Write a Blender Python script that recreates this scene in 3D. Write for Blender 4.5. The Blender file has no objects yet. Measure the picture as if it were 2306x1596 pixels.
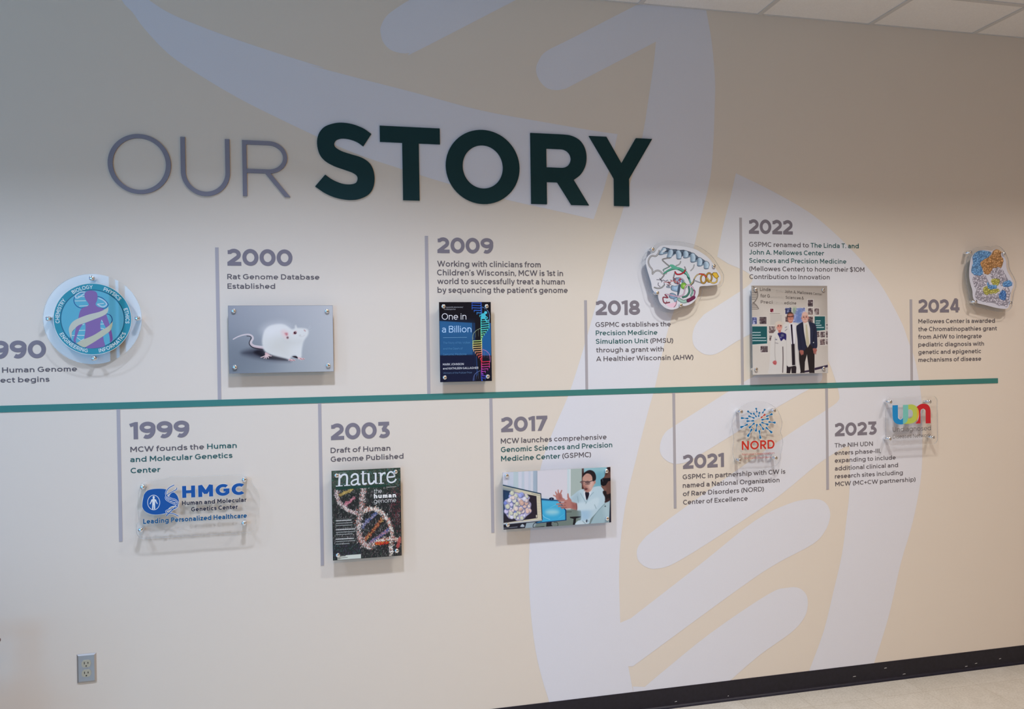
import bpy, bmesh, math, random
import numpy as np
from mathutils import Vector, Matrix
from mathutils.geometry import tessellate_polygon

# ------------------------------------------------------------------ camera, world, light, exposure
SC = bpy.context.scene
COL = SC.collection
FPX, YAW, PITCH, ROLL = 1733.0, 0.2215193, -0.0088648, -0.0148377   # focal length in pixels of a 2306 x 1596 frame
DIST, CAMZ = 3.358, 1.700                                           # metres from the wall, above the floor
ZCEIL = 3.284

def cam_axes():
    cy, sy = math.cos(YAW), math.sin(YAW)
    f = np.array([sy*math.cos(PITCH), cy*math.cos(PITCH), math.sin(PITCH)])
    r = np.array([cy, -sy, 0.0]); u = np.cross(r, f)
    c, s = math.cos(ROLL), math.sin(ROLL)
    return c*r+s*u, -s*r+c*u, f
AX_R, AX_U, AX_F = cam_axes()
cam_data = bpy.data.cameras.new('camera')
cam_data.sensor_fit = 'HORIZONTAL'; cam_data.sensor_width = 36.0
cam_data.lens = 36.0*FPX/2306.0
cam_data.clip_start = 0.05
cam = bpy.data.objects.new('camera', cam_data); COL.objects.link(cam)
cam.matrix_world = Matrix(((AX_R[0], AX_U[0], -AX_F[0], 0.0),
                           (AX_R[1], AX_U[1], -AX_F[1], -DIST),
                           (AX_R[2], AX_U[2], -AX_F[2], CAMZ), (0, 0, 0, 1)))
SC.camera = cam
SC.view_settings.view_transform = 'Standard'
SC.view_settings.look = 'None'
SC.view_settings.gamma = 1.0
SC.view_settings.use_curve_mapping = False
SC.view_settings.exposure = 0.14

world = bpy.data.worlds.new('world'); SC.world = world
world.use_nodes = True
bg = world.node_tree.nodes['Background']
bg.inputs[0].default_value = (0.16, 0.40, 1.0, 1)
bg.inputs[1].default_value = 0.62

def area_light(name, loc, direction, sx, sy, power, color, spread=180):
    l = bpy.data.lights.new(name, 'AREA'); l.shape = 'RECTANGLE'
    l.size, l.size_y, l.energy, l.color = sx, sy, power, color
    l.spread = math.radians(spread)
    o = bpy.data.objects.new(name, l); COL.objects.link(o)
    o.location = loc
    o.rotation_euler = Vector(direction).to_track_quat('-Z', 'Y').to_euler()
    return o
# daylight coming in at the two windows (left wall, and the far wall behind the camera)
def lamp(name, loc, direction, sx, sy, rgb, spread=180):
    p = max(rgb); return area_light(name, loc, direction, sx, sy, p, tuple(v/p for v in rgb), spread)
lamp('daylight_left', (-5.75, -3.0, 1.75), (1, 0.15, -0.05), 3.4, 1.9, (7, 10, 19))
lamp('daylight_rear', (-3.3, -7.42, 1.75), (0, 1, 0), 2.9, 2.5, (14, 54, 102))
LAMP_Y, LAMP_Z = -1.245, ZCEIL+0.31          # lamps sit up inside a recess, whose lip cuts their light off the upper wall
for lx, rgb in ((-1.97, (13.6, 17.8, 26)), (-0.14, (19.6, 23.4, 32.5)), (1.69, (25, 26, 26.5)), (3.52, (15.5, 14.4, 14.8))):
    lamp('recessed_lamp', (lx, LAMP_Y, LAMP_Z), (0, 0, -1), 0.20, 0.14, rgb, 112)
for lx in (0.4, 3.2):                         # added warm fill lights below the ceiling, out of view, for ambient
    lamp('ceiling_fill', (lx, -4.3, ZCEIL-0.03), (0, 0, -1), 1.15, 0.55, (30.5, 17.6, 8))

# ------------------------------------------------------------------ pixel <-> place on the wall
def wall_pt(px, py, off=0.0):
    a = (px-1153.0)/FPX; b = -(py-798.0)/FPX
    d = AX_F + a*AX_R + b*AX_U
    t = (DIST-off)/d[1]
    return float(d[0]*t), float(CAMZ+d[2]*t)
CROPS = dict(A=(0, 540, 4.4333), B=(460, 540, 4.4325), C=(930, 500, 3.9895), D=(1300, 520, 4.2), E=(1640, 480, 3.991),
             F=(1980, 540, 4.693), G=(240, 900, 4.4325), H=(690, 900, 3.989), I=(1080, 880, 4.4333), J=(1490, 870, 5.319),
             K=(1840, 860, 5.91), L=(0, 1360, 5.765), U=(0, 0, 2.881), S=(700, 0, 2.881), N=(1100, 900, 2.306),
             D2=(1420, 530, 7.978), F2=(2150, 540, 8.397), E2=(1685, 640, 7.092), H2=(740, 1045, 6.517), I2=(1120, 1045, 8.541),
             B2=(500, 680, 8.4), C2=(975, 670, 7.253), A2=(90, 600, 6.385), G2=(280, 1060, 6.988), P=(0, 0, 1.0))
def wp(crop, p, off=0.0):
    x0, y0, s = CROPS[crop]
    return wall_pt(x0+p[0]/s, y0+p[1]/s, off)
def wps(crop, pts, off=0.0):
    return [wp(crop, p, off) for p in pts]

# ------------------------------------------------------------------ materials
def lin(c):
    return tuple(((v/255.0)/12.92 if v <= 10 else (((v/255.0)+0.055)/1.055)**2.4) for v in c)
def mat(name, color, rough=0.6, metal=0.0, spec=0.4, emit=None, estr=0.0):
    m = bpy.data.materials.new(name); m.use_nodes = True
    b = m.node_tree.nodes['Principled BSDF']
    b.inputs['Base Color'].default_value = (*color, 1)
    b.inputs['Roughness'].default_value = rough
    b.inputs['Metallic'].default_value = metal
    b.inputs['Specular IOR Level'].default_value = spec
    if emit:
        b.inputs['Emission Color'].default_value = (*emit, 1)
        b.inputs['Emission Strength'].default_value = estr
    return m
def noisy(m, scale, amount, detail=4.0, bump=0.0, stretch=(1, 1, 1)):
    """speckle the base colour a little, and roughen the surface"""
    nt = m.node_tree; b = nt.nodes['Principled BSDF']
    base = tuple(b.inputs['Base Color'].default_value)[:3]
    tc = nt.nodes.new('ShaderNodeTexCoord'); mp = nt.nodes.new('ShaderNodeMapping')
    mp.inputs['Scale'].default_value = stretch
    n = nt.nodes.new('ShaderNodeTexNoise'); n.inputs['Scale'].default_value = scale; n.inputs['Detail'].default_value = detail
    r = nt.nodes.new('ShaderNodeValToRGB')
    r.color_ramp.elements[0].position = 0.3; r.color_ramp.elements[1].position = 0.7
    r.color_ramp.elements[0].color = (*[max(0, v*(1-amount)) for v in base], 1)
    r.color_ramp.elements[1].color = (*[min(1, v*(1+amount)) for v in base], 1)
    nt.links.new(tc.outputs['Object'], mp.inputs[0]); nt.links.new(mp.outputs[0], n.inputs['Vector'])
    nt.links.new(n.outputs['Fac'], r.inputs[0]); nt.links.new(r.outputs[0], b.inputs['Base Color'])
    if bump:
        bp = nt.nodes.new('ShaderNodeBump'); bp.inputs['Strength'].default_value = bump; bp.inputs['Distance'].default_value = 0.002
        nt.links.new(n.outputs['Fac'], bp.inputs['Height']); nt.links.new(bp.outputs[0], b.inputs['Normal'])
    return m
M = {}
M['peach'] = noisy(mat('wall_peach_print', (0.762, 0.668, 0.542), 0.62, spec=0.25), 900, 0.02, 2, 0.05)
M['pale'] = noisy(mat('wall_pale_print', (0.735, 0.720, 0.725), 0.62, spec=0.25), 900, 0.02, 2, 0.05)
M['ceil'] = noisy(mat('ceiling_tile', (0.90, 0.87, 0.82), 0.9, spec=0.1), 160, 0.03, 3, 0.25)
M['grid'] = mat('ceiling_grid', (0.66, 0.64, 0.60), 0.5)
M['base'] = noisy(mat('black_vinyl_base', (0.010, 0.008, 0.014), 0.45, spec=0.4), 60, 0.25, 3)
M['ywall'] = mat('plain_wall', (0.66, 0.62, 0.55), 0.8)
def warm(c, k=(1.38, 1.26, 1.06)):
    return tuple(min(0.9, v*g) for v, g in zip(lin(c), k))
M['year'] = mat('year_grey', warm((110, 108, 123)), 0.55)
M['text'] = mat('text_grey', warm((84, 81, 90)), 0.55)
M['green'] = mat('text_green', warm((28, 82, 86)), 0.55)
M['tick'] = mat('tick_grey', warm((150, 150, 162)), 0.5)
M['teal'] = mat('line_teal', warm((50, 112, 112)), 0.5)
M['story'] = mat('letter_green', (0.004, 0.034, 0.036), 0.55, spec=0.2)
M['our'] = mat('letter_grey', lin((134, 132, 142)), 0.5, spec=0.25)
M['chrome'] = mat('chrome', (0.86, 0.87, 0.88), 0.13, 1.0)
M['steel'] = mat('brushed_steel', (0.55, 0.50, 0.455), 0.42, 1.0)
M['dark'] = mat('dark_slot', (0.03, 0.022, 0.018), 0.6)
M['almond'] = mat('almond_plastic', (0.47, 0.43, 0.31), 0.4)
M['tinside'] = mat('recess_inside', (0.30, 0.29, 0.27), 0.6)

def acrylic(name, face_tint, gloss, edge=False):
    m = bpy.data.materials.new(name); m.use_nodes = True; nt = m.node_tree; nt.nodes.clear()
    out = nt.nodes.new('ShaderNodeOutputMaterial'); mix = nt.nodes.new('ShaderNodeMixShader')
    tr = nt.nodes.new('ShaderNodeBsdfTransparent'); tr.inputs[0].default_value = (*face_tint, 1)
    if edge:
        gl = nt.nodes.new('ShaderNodeBsdfDiffuse'); gl.inputs[0].default_value = (0.62, 0.64, 0.66, 1)
        mix.inputs[0].default_value = 0.30
    else:
        gl = nt.nodes.new('ShaderNodeBsdfGlossy'); gl.inputs['Roughness'].default_value = 0.0
        fr = nt.nodes.new('ShaderNodeFresnel'); ge = nt.nodes.new('ShaderNodeNewGeometry')
        mi = nt.nodes.new('ShaderNodeMix'); mi.data_type = 'FLOAT'; mi.inputs[2].default_value = gloss; mi.inputs[3].default_value = 1.0/gloss
        nt.links.new(ge.outputs['Backfacing'], mi.inputs[0]); nt.links.new(mi.outputs[0], fr.inputs[0])
        nt.links.new(fr.outputs[0], mix.inputs[0])
    nt.links.new(tr.outputs[0], mix.inputs[1]); nt.links.new(gl.outputs[0], mix.inputs[2])
    nt.links.new(mix.outputs[0], out.inputs[0])
    return m
M['acrylic'] = acrylic('clear_acrylic', (1.0, 1.0, 1.0), 1.43)
M['acrylic_edge'] = acrylic('acrylic_edge', (0.80, 0.81, 0.82), 1.49, True)

def floor_material():
    m = mat('vinyl_floor_tile', (0.60, 0.55, 0.46), 0.32, spec=0.4); nt = m.node_tree; b = nt.nodes['Principled BSDF']
    tc = nt.nodes.new('ShaderNodeTexCoord')
    n1 = nt.nodes.new('ShaderNodeTexNoise'); n1.inputs['Scale'].default_value = 115; n1.inputs['Detail'].default_value = 5
    n2 = nt.nodes.new('ShaderNodeTexNoise'); n2.inputs['Scale'].default_value = 16; n2.inputs['Detail'].default_value = 3
    r = nt.nodes.new('ShaderNodeValToRGB')
    e = r.color_ramp.elements
    e[0].position, e[0].color = 0.30, (0.41, 0.36, 0.285, 1)
    e[1].position, e[1].color = 0.62, (0.56, 0.51, 0.425, 1)
    mx = nt.nodes.new('ShaderNodeMix'); mx.data_type = 'FLOAT'; mx.inputs[0].default_value = 0.3
    br = nt.nodes.new('ShaderNodeTexBrick')
    br.offset = 0.0; br.squash = 1.0
    br.inputs['Scale'].default_value = 1.0
    br.inputs['Brick Width'].default_value = 0.3048; br.inputs['Row Height'].default_value = 0.3048
    br.inputs['Mortar Size'].default_value = 0.0009; br.inputs['Mortar Smooth'].default_value = 0.2
    br.inputs['Color1'].default_value = (1, 1, 1, 1); br.inputs['Color2'].default_value = (0.93, 0.92, 0.9, 1)
    br.inputs['Mortar'].default_value = (0.66, 0.60, 0.52, 1)
    mp = nt.nodes.new('ShaderNodeMapping'); mp.inputs['Location'].default_value = (-0.007, 0.16, 0)
    mul = nt.nodes.new('ShaderNodeMix'); mul.data_type = 'RGBA'; mul.blend_type = 'MULTIPLY'; mul.inputs[0].default_value = 1.0
    nt.links.new(tc.outputs['Object'], n1.inputs['Vector']); nt.links.new(tc.outputs['Object'], n2.inputs['Vector'])
    nt.links.new(tc.outputs['Object'], mp.inputs[0]); nt.links.new(mp.outputs[0], br.inputs['Vector'])
    nt.links.new(n1.outputs['Fac'], mx.inputs[2]); nt.links.new(n2.outputs['Fac'], mx.inputs[3])
    nt.links.new(mx.outputs[0], r.inputs[0])
    nt.links.new(r.outputs[0], mul.inputs[6]); nt.links.new(br.outputs['Color'], mul.inputs[7])
    nt.links.new(mul.outputs[2], b.inputs['Base Color'])
    return m
M['floor'] = floor_material()
def print_material(name, coat=True):
    m = bpy.data.materials.new(name); m.use_nodes = True; nt = m.node_tree; b = nt.nodes['Principled BSDF']
    a = nt.nodes.new('ShaderNodeAttribute'); a.attribute_name = 'ink'
    nt.links.new(a.outputs['Color'], b.inputs['Base Color'])
    b.inputs['Roughness'].default_value = 0.5; b.inputs['Specular IOR Level'].default_value = 0.1
    if coat:
        b.inputs['Coat Weight'].default_value = 0.4; b.inputs['Coat Roughness'].default_value = 0.03
    return m
M['print'] = print_material('printed_picture_ink')
_flat = {}
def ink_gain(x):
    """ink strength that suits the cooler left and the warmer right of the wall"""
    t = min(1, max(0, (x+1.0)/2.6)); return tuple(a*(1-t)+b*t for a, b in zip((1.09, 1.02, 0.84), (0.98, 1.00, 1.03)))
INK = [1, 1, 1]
def ink(c, gain=1.04, rough=0.45):
    k = (tuple(c), gain, rough, tuple(INK))
    if k not in _flat:
        _flat[k] = mat('ink_%02x%02x%02x' % tuple(int(v) for v in c), tuple(min(0.92, v*gain*g) for v, g in zip(lin(c), INK)), rough, spec=0.15)
        if rough < 0.2: _flat[k].node_tree.nodes['Principled BSDF'].inputs['Coat Weight'].default_value = 0.55; _flat[k].node_tree.nodes['Principled BSDF'].inputs['Coat Roughness'].default_value = 0.02; _flat[k].node_tree.nodes['Principled BSDF'].inputs['Roughness'].default_value = 0.5
    return _flat[k]

# ------------------------------------------------------------------ object helpers
def link_mesh(name, verts, faces, material, parent=None, smooth=False, mats=None, fmat=None):
    me = bpy.data.meshes.new(name)
    if parent is not None:
        ox, oy, oz = parent.get('_w', (0, 0, 0))
        verts = [(v[0]-ox, v[1]-oy, v[2]-oz) for v in verts]
    me.from_pydata([tuple(v) for v in verts], [], faces)
    for m in (mats or [material]): me.materials.append(m)
    if fmat is not None: me.polygons.foreach_set('material_index', fmat)
    if smooth: me.polygons.foreach_set('use_smooth', [True]*len(me.polygons))
    me.update()
    o = bpy.data.objects.new(name, me); COL.objects.link(o)
    if parent is not None:
        o.parent = parent; o['_w'] = parent.get('_w', (0, 0, 0))
    return o
def tag(o, label=None, cat=None, group=None, kind=None):
    if label: o['label'] = label
    if cat: o['category'] = cat
    if group: o['group'] = group
    if kind: o['kind'] = kind
    return o
def empty(name, loc, label=None, cat=None, group=None):
    o = bpy.data.objects.new(name, None); COL.objects.link(o)
    o.empty_display_size = 0.05; o.location = loc; o['_w'] = tuple(float(v) for v in loc)
    return tag(o, label, cat, group)
def box_data(x0, x1, y0, y1, z0, z1):
    v = [(x, y, z) for x in (x0, x1) for y in (y0, y1) for z in (z0, z1)]
    f = [(0, 1, 3, 2), (4, 6, 7, 5), (0, 4, 5, 1), (2, 3, 7, 6), (0, 2, 6, 4), (1, 5, 7, 3)]
    return v, f
class MB:
    def __init__(s): s.v = []; s.f = []; s.m = []
    def add(s, v, f, m=0):
        n = len(s.v); s.v += list(v); s.f += [tuple(i+n for i in q) for q in f]; s.m += [m]*len(f); return s
    def box(s, *a, m=0): return s.add(*box_data(*a), m=m)
    def build(s, name, mats, parent=None, smooth=False):
        mats = mats if isinstance(mats, (list, tuple)) else [mats]
        return link_mesh(name, s.v, s.f, None, parent, smooth, mats, s.m)

def catmull(pts, closed=False, n=6):
    P = [np.array(p, float) for p in pts]; out = []; L = len(P)
    rng = range(L if closed else L-1)
    for i in rng:
        p1, p2 = P[i], P[(i+1) % L]
        p0 = P[i-1] if (closed or i > 0) else 2*p1-p2
        p3 = P[(i+2) % L] if (closed or i+2 < L) else 2*p2-p1
        for k in range(n):
            t = k/n
            out.append(0.5*((2*p1)+(-p0+p2)*t+(2*p0-5*p1+4*p2-p3)*t*t+(-p0+3*p1-3*p2+p3)*t**3))
    if not closed: out.append(P[-1])
    return [tuple(p) for p in out]
def poly_mesh(mb, loops, y, m=0, back=None):
    """fill flat loops (outer first, then holes) of (x, z) at depth y; with back, extrude to that depth"""
    vv = [[Vector((p[0], p[1], 0)) for p in L] for L in loops]
    tris = tessellate_polygon(vv)
    flat = [p for L in loops for p in L]
    def front(t):
        a, b, c = (flat[i] for i in t)
        return t if (b[0]-a[0])*(c[1]-a[1])-(b[1]-a[1])*(c[0]-a[0]) > 0 else (t[0], t[2], t[1])
    tris = [front(t) for t in tris]
    mb.add([(p[0], y, p[1]) for p in flat], tris, m)
    if back is not None:
        mb.add([(p[0], back, p[1]) for p in flat], [t[::-1] for t in tris], m)
        for li, L in enumerate(loops):
            ar = sum(L[i][0]*L[(i+1) % len(L)][1]-L[(i+1) % len(L)][0]*L[i][1] for i in range(len(L)))
            want = ar > 0 if li == 0 else ar < 0
            n = len(L); v = [(p[0], y, p[1]) for p in L]+[(p[0], back, p[1]) for p in L]
            f = [((i, n+i, n+(i+1) % n, (i+1) % n) if want else (i, (i+1) % n, n+(i+1) % n, n+i)) for i in range(n)]
            mb.add(v, f, m if back is None else max(m, 0) if not isinstance(m, tuple) else m)
    return mb
def stroke_strip(pts, w, closed=False):
    """left and right edges of a mitred stroke"""
    P = [np.array(p, float) for p in pts]
    Q = [P[0]]
    for p in P[1:]:
        if np.hypot(*(p-Q[-1])) > 1e-7: Q.append(p)
    if closed and np.hypot(*(Q[0]-Q[-1])) < 1e-7: Q.pop()
    P = Q; n = len(P); Lf = []; Rt = []
    for i in range(n):
        d0 = P[i]-P[i-1] if (closed or i > 0) else None
        d1 = P[(i+1) % n]-P[i] if (closed or i < n-1) else None
        if d0 is None: d0 = d1
        if d1 is None: d1 = d0
        d0 = d0/np.hypot(*d0); d1 = d1/np.hypot(*d1)
        n0 = np.array([-d0[1], d0[0]]); n1 = np.array([-d1[1], d1[0]])
        mn = n0+n1; l = np.hypot(*mn)
        if l < 1e-6: mn = n0; k = 1.0
        else:
            mn = mn/l; k = min(3.0, 1.0/max(0.2, float(mn @ n0)))
        ww = w[i] if isinstance(w, (list, tuple)) else w
        Lf.append(P[i]+mn*k*ww/2); Rt.append(P[i]-mn*k*ww/2)
    return Lf, Rt
def stroke_mesh(mb, pts, w, y, closed=False, m=0, back=None):
    Lf, Rt = stroke_strip(pts, w, closed); n = len(Lf)
    v = [(p[0], y, p[1]) for p in Lf]+[(p[0], y, p[1]) for p in Rt]
    idx = range(n if closed else n-1)
    mb.add(v, [(n+i, n+(i+1) % n, (i+1) % n, i) for i in idx], m)
    if back is not None:
        vb = [(p[0], back, p[1]) for p in Lf]+[(p[0], back, p[1]) for p in Rt]
        mb.add(vb, [(i, (i+1) % n, n+(i+1) % n, n+i) for i in idx], m)
        for E_, flip in ((Lf, 0), (Rt, 1)):
            vs = [(p[0], y, p[1]) for p in E_]+[(p[0], back, p[1]) for p in E_]
            mb.add(vs, [((i, (i+1) % n, n+(i+1) % n, n+i) if not flip else (i, n+i, n+(i+1) % n, (i+1) % n)) for i in idx], m)
        if not closed:
            for e in (0, n-1):
                vs = [(Lf[e][0], y, Lf[e][1]), (Rt[e][0], y, Rt[e][1]), (Rt[e][0], back, Rt[e][1]), (Lf[e][0], back, Lf[e][1])]
                mb.add(vs, [(0, 1, 2, 3)], m)
    return mb

# ------------------------------------------------------------------ a drawn geometric sans alphabet
def EA(cx, cy, rx, ry, a0, a1, n=18):
    return [(cx+rx*math.cos(math.radians(a0+(a1-a0)*i/n)), cy+ry*math.sin(math.radians(a0+(a1-a0)*i/n))) for i in range(n+1)]
SSP = [(0.95, 0.80), (0.76, 0.95), (0.48, 1.0), (0.2, 0.94), (0.07, 0.77), (0.17, 0.61), (0.5, 0.515), (0.84, 0.41), (0.96, 0.24), (0.83, 0.07), (0.5, 0.0), (0.22, 0.04), (0.02, 0.19)]
def glyph(c, w):
    """strokes ('s', points, closed) and fills ('p', points) of one character, cap height 1; returns shapes, body width, side bearings"""
    h = w/2; X = 0.735; A = 1.03; s = []; D = 0.27
    S = lambda pts, cl=False: s.append(('s', pts, cl))
    P = lambda pts: s.append(('p', pts, True))
    ring = lambda x0, x1, z0, z1: S(EA((x0+x1)/2, (z0+z1)/2, (x1-x0)/2-h, (z1-z0)/2-h, 0, 360, 32)[:-1], True)
    st, rd, dg = 0.095, 0.06, 0.012
    def spine(W, H):
        return catmull([(h*0.8+p[0]*(W-1.6*h), h+p[1]*(H-2*h)) for p in SSP], n=4)
    if c == ' ': return [], 0.30, 0, 0
    if c == 'o': ring(0, .76, 0, X); return s, .76, rd, rd
    if c in 'bpdqg':
        W = .755; ring(0, W, 0, X)
        if c == 'b': S([(h, 0), (h, A)]); return s, W, st, rd
        if c == 'd': S([(W-h, 0), (W-h, A)]); return s, W, rd, st
        if c == 'p': S([(h, X), (h, -D)]); return s, W, st, rd
        if c == 'q': S([(W-h, X), (W-h, -D)]); return s, W, rd, st
        S([(W-h, X), (W-h, 0.0)]+EA(W/2-.02, .02, W/2-h+.02, .30-h, 0, -140, 12)); return s, W, rd, st
    if c == 'c': S(EA(.37, X/2, .37-h, X/2-h, 45, 315, 24)); return s, .66, rd, .03
    if c == 'e':
        S([(h*1.2, X/2-.01), (.72-h*.6, X/2-.01)]); S(EA(.36, X/2, .36-h, X/2-h, -14, 312, 27)); return s, .72, rd, .05
    if c in 'nhmur':
        if c == 'u':
            W = .63; S([(h, X)]+EA(W/2, .29, W/2-h, .29-h, 180, 360, 14)+[(W-h, X)]); S([(W-h, X), (W-h, 0)]); return s, W, st*.9, st
        S([(h, 0), (h, A if c == 'h' else X)])
        if c == 'r': S(EA(.40, X-.36, .40-h, .36-h, 175, 88, 8)); return s, .40, st, .01
        if c == 'm':
            hw = .56
            for k in (0, 1):
                x0 = k*(hw-w)
                S(EA(x0+hw/2, X-.28, hw/2-h, .28-h, 178, 0, 12)+[(x0+hw-h, 0)])
            return s, 2*hw-w, st, st*.9
        W = .63; S(EA(W/2, X-.29, W/2-h, .29-h, 178, 0, 14)+[(W-h, 0)]); return s, W, st, st*.9
    if c == 'a':
        W = .62
        S([(.055, X-.12)]+EA(W/2-.005, X-.26, W/2-h+.005, .26-h, 125, 0, 10)+[(W-h, 0)])
        S([(W-h, .43-h*.6)]+[(.34, .445-h*.6)]+EA(.27, (.445-h*.6+h)/2, .27-h, (.445-h*.6-h)/2, 95, 265, 14)+[(.36, h), (W-h, .16)]); return s, W, .055, st*.9
    if c == 's': S(spine(.56, X)); return s, .56, .05, .05
    if c == 'f': S([(.17, 0), (.17, .78)]+EA(.17+.23, .80, .23, A-.80-h, 180, 85, 8)); S([(.0, X-h), (.41, X-h)]); return s, .42, .02, .01
    if c == 't': S([(.17, X+.17), (.17, .22)]+EA(.17+.2, .22, .2, .22-h, 180, 285, 8)); S([(0, X-h), (.43, X-h)]); return s, .43, .03, .03
    if c in 'ijl':
        if c == 'l': S([(h, 0), (h, A)]); return s, w, st, st
        S([(h, X), (h, 0)] if c == 'i' else [(h, X), (h, -.12), (h-.16, -D+h)]); S([(h, X+.115), (h, X+.115+w*1.1)]); return s, w, st, st
    if c == 'k': S([(h, 0), (h, A)]); S([(.60, X), (h, .24)]); S([(.22, .37), (.64, 0)]); return s, .64, st, dg
    if c == 'v': S([(h*1.05, X), (.35, h*.6), (.70-h*1.05, X)]); return s, .70, dg, dg
    if c == 'w': S([(h, X), (.30, h*.6), (.535, X-.02), (.77, h*.6), (1.07-h, X)]); return s, 1.07, dg, dg
    if c == 'x': S([(h*1.1, X), (.68-h*1.1, 0)]); S([(.68-h*1.1, X), (h*1.1, 0)]); return s, .68, dg, dg
    if c == 'y': S([(h*1.05, X), (.36, .04)]); S([(.70-h*1.05, X), (.335, -.09)]+EA(.18, -.1, .13, D-.1-h, -10, -110, 6)); return s, .70, dg, dg
    if c == 'z': S([(.03, X-h), (.57, X-h)]); S([(.50, X-h), (.10, h)]); S([(.03, h), (.59, h)]); return s, .60, .04, .04
    # digits
    if c == '0': ring(0, .90, 0, 1); return s, .90, .03, .03
    if c == '1': x = .20; P([(x+w, 0), (x+w, 1), (x+w*.35, 1), (-.02, .90), (.05, .90-.8*w), (x, .95-.8*w), (x, 0)]); return s, x+w, .02, .05
    if c == '2':
        W = .79; S([(.045, .80)]+EA(W*.49, .655, W*.49-h*1.05, .345-h, 140, -42, 16)+[(h*1.05, h*1.25)]); S([(0.02, h), (W, h)]); return s, W, .02, .03
    if c == '3':
        W = .73; S([(.05, 1-h), (W-.03, 1-h)]); S([(W-h*1.6, 1-h*1.2), (.36, .53)]); S([(.27, .50), (.37, .52)]+EA(W/2-.015, .315, W/2-h+.015, .315-h, 82, -138, 18)); return s, W, .02, .03
    if c == '4':
        W = .85; S([(W, .27), (h*1.2, .27), (.50, 1-h*.4), (.64, 1-h*.4)]); S([(.665-h*.4, 0), (.665-h*.4, 1)]); return s, W, .02, .03
    if c == '5':
        W = .75; S([(W-.05, 1-h), (.14, 1-h), (.12, .56)]+EA(W/2-.02, .33, W/2-h+.02, .33-h, 110, -140, 18)); return s, W, .03, .03
    if c == '7':
        W = .75; S([(.02, 1-h), (W, 1-h)]); P([(W-w*1.25, 1-h), (W, 1-h), (W, 1-w*.75), (W*.30+h*1.1, 0), (W*.30-h*1.1, 0)]); return s, W, .02, .02
    if c == '8':
        W = .78; ring(0, W, 0, .57); ring(.05, W-.05, .57-w*.75, 1); return s, W, .03, .03
    if c == '9':
        W = .82; ring(0, W, .345, 1); S(EA(W/2-.02, .54, W/2-h+.02, .54-h, 15, -118, 16)); return s, W, .03, .03
    if c == '6':
        W = .82; ring(0, W, 0, .655); S(EA(W/2+.02, .46, W/2-h+.02, .54-h, 195, 62, 16)); return s, W, .03, .03
    # capitals
    if c == 'A': W = .96; S([(h*1.05, 0), (W/2, 1-h*.3), (W-h*1.05, 0)]); S([(.2, .27), (W-.2, .27)]); return s, W, dg, dg
    if c == 'B':
        W = .73; S([(h, 0), (h, 1)]); S([(h, 1-h), (.42, 1-h)]+EA(.42, .765, .25-h*.4, .235-h, 90, -90, 12)+[(h, .53)]); S([(.42, .53)]+EA(.44, .275, W-.44-h, .275-h, 90, -90, 12)+[(h, h)]); return s, W, st, rd
    if c == 'C': S(EA(.47, .5, .47-h, .5-h, 46, 314, 26)); return s, .84, rd, .03
    if c == 'D': W = .82; S([(h, h), (.36, h)]+EA(.36, .5, W-.36-h, .5-h, -90, 90, 18)+[(h, 1-h)], True); return s, W, st, rd
    if c == 'E': S([(.65, 1-h), (h, 1-h), (h, h), (.66, h)]); S([(h, .51), (.60, .51)]); return s, .66, st, .04
    if c == 'F': S([(.64, 1-h), (h, 1-h), (h, 0)]); S([(h, .48), (.59, .48)]); return s, .64, st, .03
    if c == 'G': S(EA(.47, .5, .47-h, .5-h, 48, 322, 26)+[(.87-h, .20), (.87-h, .48), (.5, .48)]); return s, .88, rd, st*.7
    if c == 'H': W = .80; S([(h, 0), (h, 1)]); S([(W-h, 0), (W-h, 1)]); S([(h, .5), (W-h, .5)]); return s, W, st, st
    if c == 'I': S([(h, 0), (h, 1)]); return s, w, st, st
    if c == 'J': S([(.55-h, 1), (.55-h, .30)]+EA(.27, .30, .28-h, .30-h, 0, -150, 12)); return s, .55, .03, st
    if c == 'K': S([(h, 0), (h, 1)]); S([(.74, 1), (h, .30)]); S([(.26, .50), (.77, 0)]); return s, .78, st, dg
    if c == 'L': S([(h, 1), (h, h), (.60, h)]); return s, .60, st, .03
    if c == 'M': W = .92; S([(h, 0), (h, 1-h*.2), (W/2, .30), (W-h, 1-h*.2), (W-h, 0)]); return s, W, st, st
    if c == 'N': W = .82; S([(h, 0), (h, 1-h*.2), (W-h, h*.2), (W-h, 1)]); return s, W, st, st
    if c == 'O': ring(0, 1.0, 0, 1); return s, 1.0, rd, rd
    if c == 'Q': ring(0, 1.0, 0, 1); S([(.6, .26), (.95, -.02)]); return s, 1.0, rd, rd
    if c == 'P': W = .70; S([(h, 0), (h, 1)]); S([(h, 1-h), (.37, 1-h)]+EA(.37, .67, W-.37-h, .33-h, 90, -90, 14)+[(h, .34+h)]); return s, W, st, .03
    if c == 'R':
        W = .73; S([(h, 0), (h, 1)]); S([(h, 1-h), (.37, 1-h)]+EA(.37, .68, .70-.37-h, .32-h, 90, -90, 14)+[(h, .36+h)]); S([(.36, .40), (W-h*.9, 0)]); return s, W, st, .03
    if c == 'S': S(spine(.68, 1)); return s, .68, .055, .055
    if c == 'T': W = .72; S([(0, 1-h), (W, 1-h)]); S([(W/2, 0), (W/2, 1)]); return s, W, .03, .03
    if c == 'U': W = .78; S([(h, 1), (h, .38)]+EA(W/2, .38, W/2-h, .38-h, 180, 360, 16)+[(W-h, 1)]); return s, W, st*.9, st*.9
    if c == 'V': S([(h*1.05, 1), (.47, h*.5), (.94-h*1.05, 1)]); return s, .94, dg, dg
    if c == 'W': S([(h, 1), (.39, h*.5), (.68, .98), (.97, h*.5), (1.36-h, 1)]); return s, 1.36, dg, dg
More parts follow.
